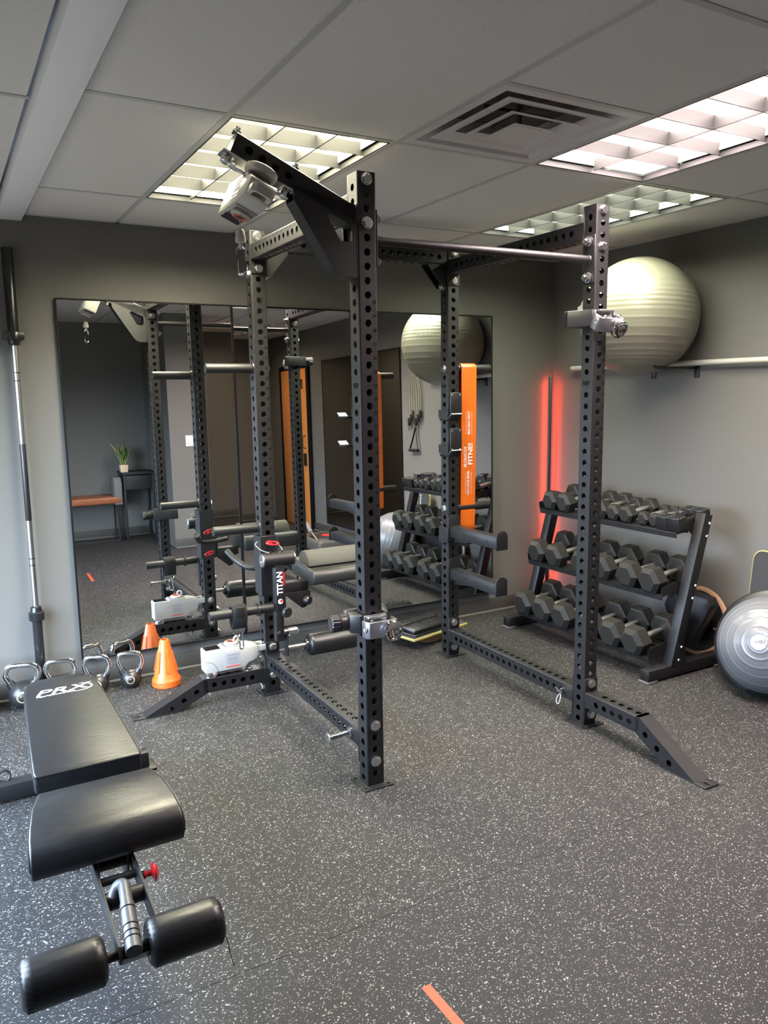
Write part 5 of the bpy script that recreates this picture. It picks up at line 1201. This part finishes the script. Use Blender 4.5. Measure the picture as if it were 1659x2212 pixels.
# ================================================================== kettlebells
def kettlebell(loc, rb, hw_, hh_, hr, label, num, rz):
    t = thing('kettlebell', label, 'kettlebell', loc, rz, 'kettlebells along the wall')
    bm = bmesh.new(); prof = [(0, 0), (rb * 0.55, 0)]
    for k in range(1, 17):
        a = PI * k / 18
        prof.append((max(rb * math.sin(a), rb * 0.55 if k < 4 else 0.0), rb * 0.90 - rb * 0.95 * math.cos(a)))
    prof.append((0, rb * 0.90 + rb * 0.95))
    lathe(bm, prof, (0, 0, 0), (0, 0, 1), 36); bd = obj('bell', bm, 'kettle_rubber', t, ang=60)
    zt_ = rb * 1.85 + hh_
    pts = smooth_path([(-hw_ * 0.50, 0, rb * 1.30), (-hw_ * 0.74, 0, rb * 1.75), (-hw_, 0, rb * 1.85 + hh_ * 0.40), (-hw_ * 0.97, 0, rb * 1.85 + hh_ * 0.72), (-hw_ * 0.72, 0, zt_), (0, 0, zt_ + 0.004), (hw_ * 0.72, 0, zt_), (hw_ * 0.97, 0, rb * 1.85 + hh_ * 0.72), (hw_, 0, rb * 1.85 + hh_ * 0.40), (hw_ * 0.74, 0, rb * 1.75), (hw_ * 0.50, 0, rb * 1.30)], 6)
    bm = bmesh.new(); tube(bm, pts, hr, 14); obj('handle', bm, 'chrome', t, ang=70)
    for s_ in (-1, 1):
        bm = bmesh.new(); p0 = Vector((s_ * hw_ * 0.44, 0, rb * 1.22)); p1 = Vector((s_ * hw_ * 0.80, 0, rb * 1.86)); tube(bm, [p0, p0.lerp(p1, 0.6), p1], [hr * 1.9, hr * 1.5, hr * 1.35], 14); obj('neck', bm, 'kettle_rubber', bd)
    fd = Vector((0.10, -1, 0.10)).normalized(); c0 = Vector((0, 0, rb * 0.92))
    bm = bmesh.new(); lathe(bm, [(rb * 0.40, rb * 0.925), (rb * 0.385, rb * 0.945), (rb * 0.33, rb * 0.95)], c0, fd, 26, cap=False); bg_ = obj('badge_ring', bm, 'gold_print', bd)
    bm = bmesh.new(); lathe(bm, [(rb * 0.335, rb * 0.945), (0, rb * 0.958)], c0, fd, 26, cap=False); obj('badge', bm, 'text_grey', bd)
    bm = bmesh.new(); text(bm, num, basis(c0 + fd * (rb * 0.985), Vector((0, 0, 1)).cross(-fd) * -1 if False else fd.cross(Vector((0, 0, 1))) * -1, (0, 0, 1)), rb * 0.42, 1.0, bold=0.02); obj('number', bm, 'gold_print', bd, flat=True)
    return t
kettlebell((-0.622, 1.612, 0), 0.0555, 0.062, 0.086, 0.0125, 'small kettlebell marked 8 beside the orange cones', '8', math.radians(-20))
kettlebell((-0.794, 1.616, 0), 0.0590, 0.064, 0.088, 0.0130, 'kettlebell marked 10, second from the orange cones', '10', math.radians(-20))
kettlebell((-0.974, 1.618, 0), 0.066, 0.072, 0.088, 0.0140, 'kettlebell hidden behind the bench end, only its chrome handle showing', '12', math.radians(-14))
kettlebell((-1.158, 1.618, 0), 0.074, 0.078, 0.084, 0.0145, 'large kettlebell with chrome handle below the barbell', '15', math.radians(-14))
kettlebell((-1.356, 1.620, 0), 0.086, 0.082, 0.070, 0.0145, 'kettlebell at the left picture edge, only its handle tip in view', '20', math.radians(-14))

# ================================================================== stacked cones
def cone(loc, label):
    t = thing('training_cone', label, 'cone', loc, 0.3, 'nested orange cones')
    bm = bmesh.new(); prof = [(0.075, 0.0), (0.0785, 0.004), (0.0785, 0.011), (0.073, 0.020), (0.067, 0.026), (0.026, 0.228), (0.022, 0.236), (0.017, 0.236), (0.021, 0.226), (0.062, 0.028), (0.069, 0.012), (0.071, 0.002)]
    lathe(bm, prof + [prof[0]], (0, 0, 0), (0, 0, 1), 40, cap=False); b = obj('shell', bm, 'cone_orange', t, ang=45)
    return t, b
for k in range(4):
    t, b = cone((-0.446, 1.545, k * 0.0075), ['bottom one of four nested orange training cones', 'second from the bottom of four nested orange cones', 'third from the bottom of four nested orange cones', 'topmost of the four nested orange training cones'][k])
    if k == 3:
        for q in range(6):
            a = 2 * PI * q / 6 + 0.2
            bm = bmesh.new(); d = Vector((math.cos(a), math.sin(a), 0)); e_ = Vector((-math.sin(a), math.cos(a), 0))
            vs = [Vector(d * 0.0615 + e_ * -0.014 + Vector((0, 0, 0.060))), Vector(d * 0.0615 + e_ * 0.014 + Vector((0, 0, 0.060))), Vector(d * 0.0385 + e_ * 0.007 + Vector((0, 0, 0.172))), Vector(d * 0.0385 + e_ * -0.007 + Vector((0, 0, 0.172)))]
            o2 = [v + d * 0.0032 for v in vs]; bb = [bm.verts.new(v) for v in vs + o2]
            for f in ((0, 1, 2, 3), (7, 6, 5, 4), (0, 4, 5, 1), (1, 5, 6, 2), (2, 6, 7, 3), (3, 7, 4, 0)): bm.faces.new([bb[i] for i in f])
            obj('raised_rib', bm, 'cone_orange', b)

# ================================================================== floor tape
t = thing('floor_tape', 'strip of orange tape stuck on the floor at the bottom edge', 'tape', (-0.408, -1.24, 0), math.radians(1.0))
bm = bmesh.new(); box(bm, (0, 0, 0.0006), (0.027, 0.38, 0.0010)); obj('tape_strip', bm, 'tape_orange', t, flat=True)

# ================================================================== things seen only in the mirrors
t = thing('leather_bench', 'brown tufted leather bench on black legs, reflected in the left mirror', 'bench', (-0.20, -3.22, 0))
bm = bmesh.new(); box(bm, (0, 0, 0.475), (0.84, 0.36, 0.085), 0.025, seg=3); cu_ = obj('cushion', bm, 'brown_leather', t)
for i in range(5):
    for j in range(2):
        bm = bmesh.new(); lathe(bm, [(0.010, 0), (0.007, 0.004), (0, 0.005)], (-0.32 + i * 0.16, -0.08 + j * 0.16, 0.516), (0, 0, 1), 10); obj('button', bm, 'brown_leather', cu_)
for sx_ in (-1, 1):
    bm = bmesh.new(); tube(bm, [(sx_ * 0.38, -0.15, 0.43), (sx_ * 0.38, -0.15, 0.012), (sx_ * 0.38, 0.15, 0.012), (sx_ * 0.38, 0.15, 0.43)], 0.012, 4, True); obj('leg_frame', bm, 'desk_black', t)
bm = bmesh.new(); box(bm, (0, 0.15, 0.012), (0.74, 0.02, 0.02)); obj('stretcher', bm, 'desk_black', t)
t = thing('console_desk', 'narrow black desk with plant on it, reflected in the left mirror', 'desk', (0.42, -3.22, 0))
bm = bmesh.new(); box(bm, (0, 0, 0.765), (0.36, 0.36, 0.03), 0.003); obj('desk_top', bm, 'desk_black', t)
bm = bmesh.new(); box(bm, (0.0, 0.0, 0.66), (0.30, 0.33, 0.16), 0.003); obj('drawer_box', bm, 'desk_black', t)
for sx_ in (-1, 1):
    for sy_ in (-1, 1):
        bm = bmesh.new(); box(bm, (sx_ * 0.16, sy_ * 0.16, 0.375), (0.022, 0.022, 0.75), 0.002); obj('leg', bm, 'desk_black', t)
    bm = bmesh.new(); box(bm, (sx_ * 0.16, 0, 0.012), (0.02, 0.30, 0.022), 0.002); obj('floor_bar', bm, 'desk_black', t)
t = thing('hanging_bag', 'grey fabric bin hanging on the desk side, seen in mirror', 'fabric bin', (0.185, -3.18, 0.42))
bm = bmesh.new(); prism(bm, [(-0.13, 0), (0.13, 0), (0.15, 0.24), (0.10, 0.31), (-0.10, 0.31), (-0.15, 0.24)], 0.085, basis((-0.045, 0, 0), (0, 1, 0), (0, 0, 1)), bev=0.01); obj('pouch', bm, 'grey_fabric', t)
t = thing('potted_plant', 'snake plant in a square cream pot on the black desk', 'plant', (0.275, -3.14, 0.780))
bm = bmesh.new(); prism(bm, [(-0.038, 0), (0.038, 0), (0.045, 0.085), (-0.045, 0.085)], 0.088, basis((0, 0.044, 0), (1, 0, 0), (0, 0, 1)), bev=0.004); obj('pot', bm, 'pot_cream', t)
bm = bmesh.new(); box(bm, (0, 0, 0.083), (0.074, 0.074, 0.006)); obj('soil', bm, 'soil', t)
for k in range(11):
    a = 2 * PI * k / 11 + random.uniform(-0.2, 0.2); lean = random.uniform(0.12, 0.62) if k else 0.03; L_ = random.uniform(0.19, 0.31) if k else 0.33
    bm = bmesh.new(); b2 = bmesh.new(); rows = []
    d = Vector((math.cos(a), math.sin(a), 0)); sd = Vector((-math.sin(a), math.cos(a), 0))
    for q in range(8):
        tt = q / 7; w_ = 0.031 * (math.sin(PI * min(1, 0.25 + tt * 0.75)) ** 0.8) * (1 - tt ** 3) + 0.0006
        p = d * (0.012 + lean * L_ * tt * (0.5 + 0.5 * tt)) + Vector((0, 0, 0.086 + L_ * tt * (1 - 0.25 * lean * tt)))
        rows.append([bm.verts.new(p - sd * w_), bm.verts.new(p + d * 0.004), bm.verts.new(p + sd * w_), bm.verts.new(p - d * 0.002)])
    for r0, r1 in zip(rows, rows[1:]):
        for i in range(4): bm.faces.new((r0[i], r0[(i + 1) % 4], r1[(i + 1) % 4], r1[i]))
    lf = obj('leaf', bm, 'leaf', t, ang=60)
    b2.free()
    bm = bmesh.new(); pts = []
    for q in range(8):
        tt = q / 7; w_ = 0.031 * (math.sin(PI * min(1, 0.25 + tt * 0.75)) ** 0.8) * (1 - tt ** 3) + 0.0006
        pts.append(d * (0.012 + lean * L_ * tt * (0.5 + 0.5 * tt)) + Vector((0, 0, 0.086 + L_ * tt * (1 - 0.25 * lean * tt))) - sd * w_)
    tube(bm, pts, 0.0034, 5); obj('leaf_margin', bm, 'leaf_edge', lf)
t = thing('light_switch', 'white double rocker light switch on the pier wall, seen in mirror', 'light switch', (0.832, -2.25, 1.145))
bm = bmesh.new(); box(bm, (0, 0.004, 0), (0.112, 0.007, 0.118), 0.002); obj('cover_plate', bm, 'switch_white', t)
for dx in (-0.024, 0.024):
    bm = bmesh.new(); box(bm, (dx, 0.009, 0), (0.030, 0.006, 0.066), 0.002); obj('rocker', bm, 'switch_white', t)
t = thing('resistance_tubes', 'bundle of resistance tubes with handle hanging on the right wall, reflected', 'resistance tubes', (XR, -0.30, 1.08))
bm = bmesh.new(); tube(bm, smooth_path([(-0.005, 0, 0.80), (-0.05, 0, 0.80), (-0.075, 0, 0.815), (-0.08, 0, 0.835)], 4), 0.007, 8); box(bm, (-0.003, 0, 0.80), (0.006, 0.03, 0.07), 0.002); obj('wall_hook', bm, 'black_plastic', t)
for k in range(6):
    y0, y1 = -0.012 + 0.004 * k, -0.10 + 0.042 * k; zz = 0.30 + 0.035 * (k % 3)
    for s_ in (-1, 1):
        bm = bmesh.new(); tube(bm, smooth_path([(-0.045 - 0.003 * k, y0, 0.812), (-0.040, y0 * 0.3 + y1 * 0.5 + s_ * 0.012, 0.72), (-0.03, y1 + s_ * 0.016, 0.55), (-0.028, y1 + s_ * 0.012, zz)], 5), 0.0048, 7); obj('tube', bm, 'rubber_tube', t)
    bm = bmesh.new(); box(bm, (-0.028, y1, zz - 0.03), (0.022, 0.030, 0.075), 0.006); obj('strap_end', bm, 'strap', t)
    bm = bmesh.new(); tube(bm, stadium((-0.028, y1, zz - 0.085), 0.009, 0.026, (0, 1, 0), (0, 0, 1), 4), 0.003, 6, True); obj('clip', bm, 'chrome', t)
for yy in (-0.095, 0.055):
    bm = bmesh.new(); tube(bm, [(-0.03, 0.02, 0.22), (-0.03, 0.5 * (0.02 + yy), 0.10), (-0.03, yy, 0.0)], 0.006, 6, flat=(1.5, 0.4)); obj('webbing', bm, 'strap', t)
bm = bmesh.new(); cyl(bm, (-0.03, -0.10, 0.0), (-0.03, 0.06, 0.0), 0.015, seg=16); obj('handle', bm, 'black_plastic', t)
t = thing('vibration_platform', 'black exercise platform with red oval and foam grip bar, seen in the mirror', 'exercise platform', (2.08, -1.58, 0))
bm = bmesh.new(); box(bm, (0, 0, 0.065), (0.46, 0.66, 0.13), 0.03, seg=3); obj('deck', bm, 'platform_grey', t)
bm = bmesh.new(); lathe(bm, [(0.19, 0), (0.19, 0.010), (0.17, 0.016), (0, 0.016)], (0, 0.05, 0.129), (0, 0, 1), 32); obj('tread', bm, 'vinyl_grey', t)
bm = bmesh.new(); lathe(bm, [(0.075, 0), (0.075, 0.002), (0, 0.002)], (0, 0.05, 0.145), (0, 0, 1), 28); obj('red_oval', bm, 'red_print', t)
bm = bmesh.new(); tube(bm, [(-0.19, 0.20, 0.12), (-0.19, 0.05, 0.18), (-0.17, -0.12, 0.26)], 0.011, 10); hb_ = obj('grip_bar', bm, 'steel', t)
bm = bmesh.new(); tube(bm, [(-0.19, 0.03, 0.188), (-0.17, -0.13, 0.265)], 0.021, 14); obj('foam_grip', bm, 'grey_fabric', hb_)
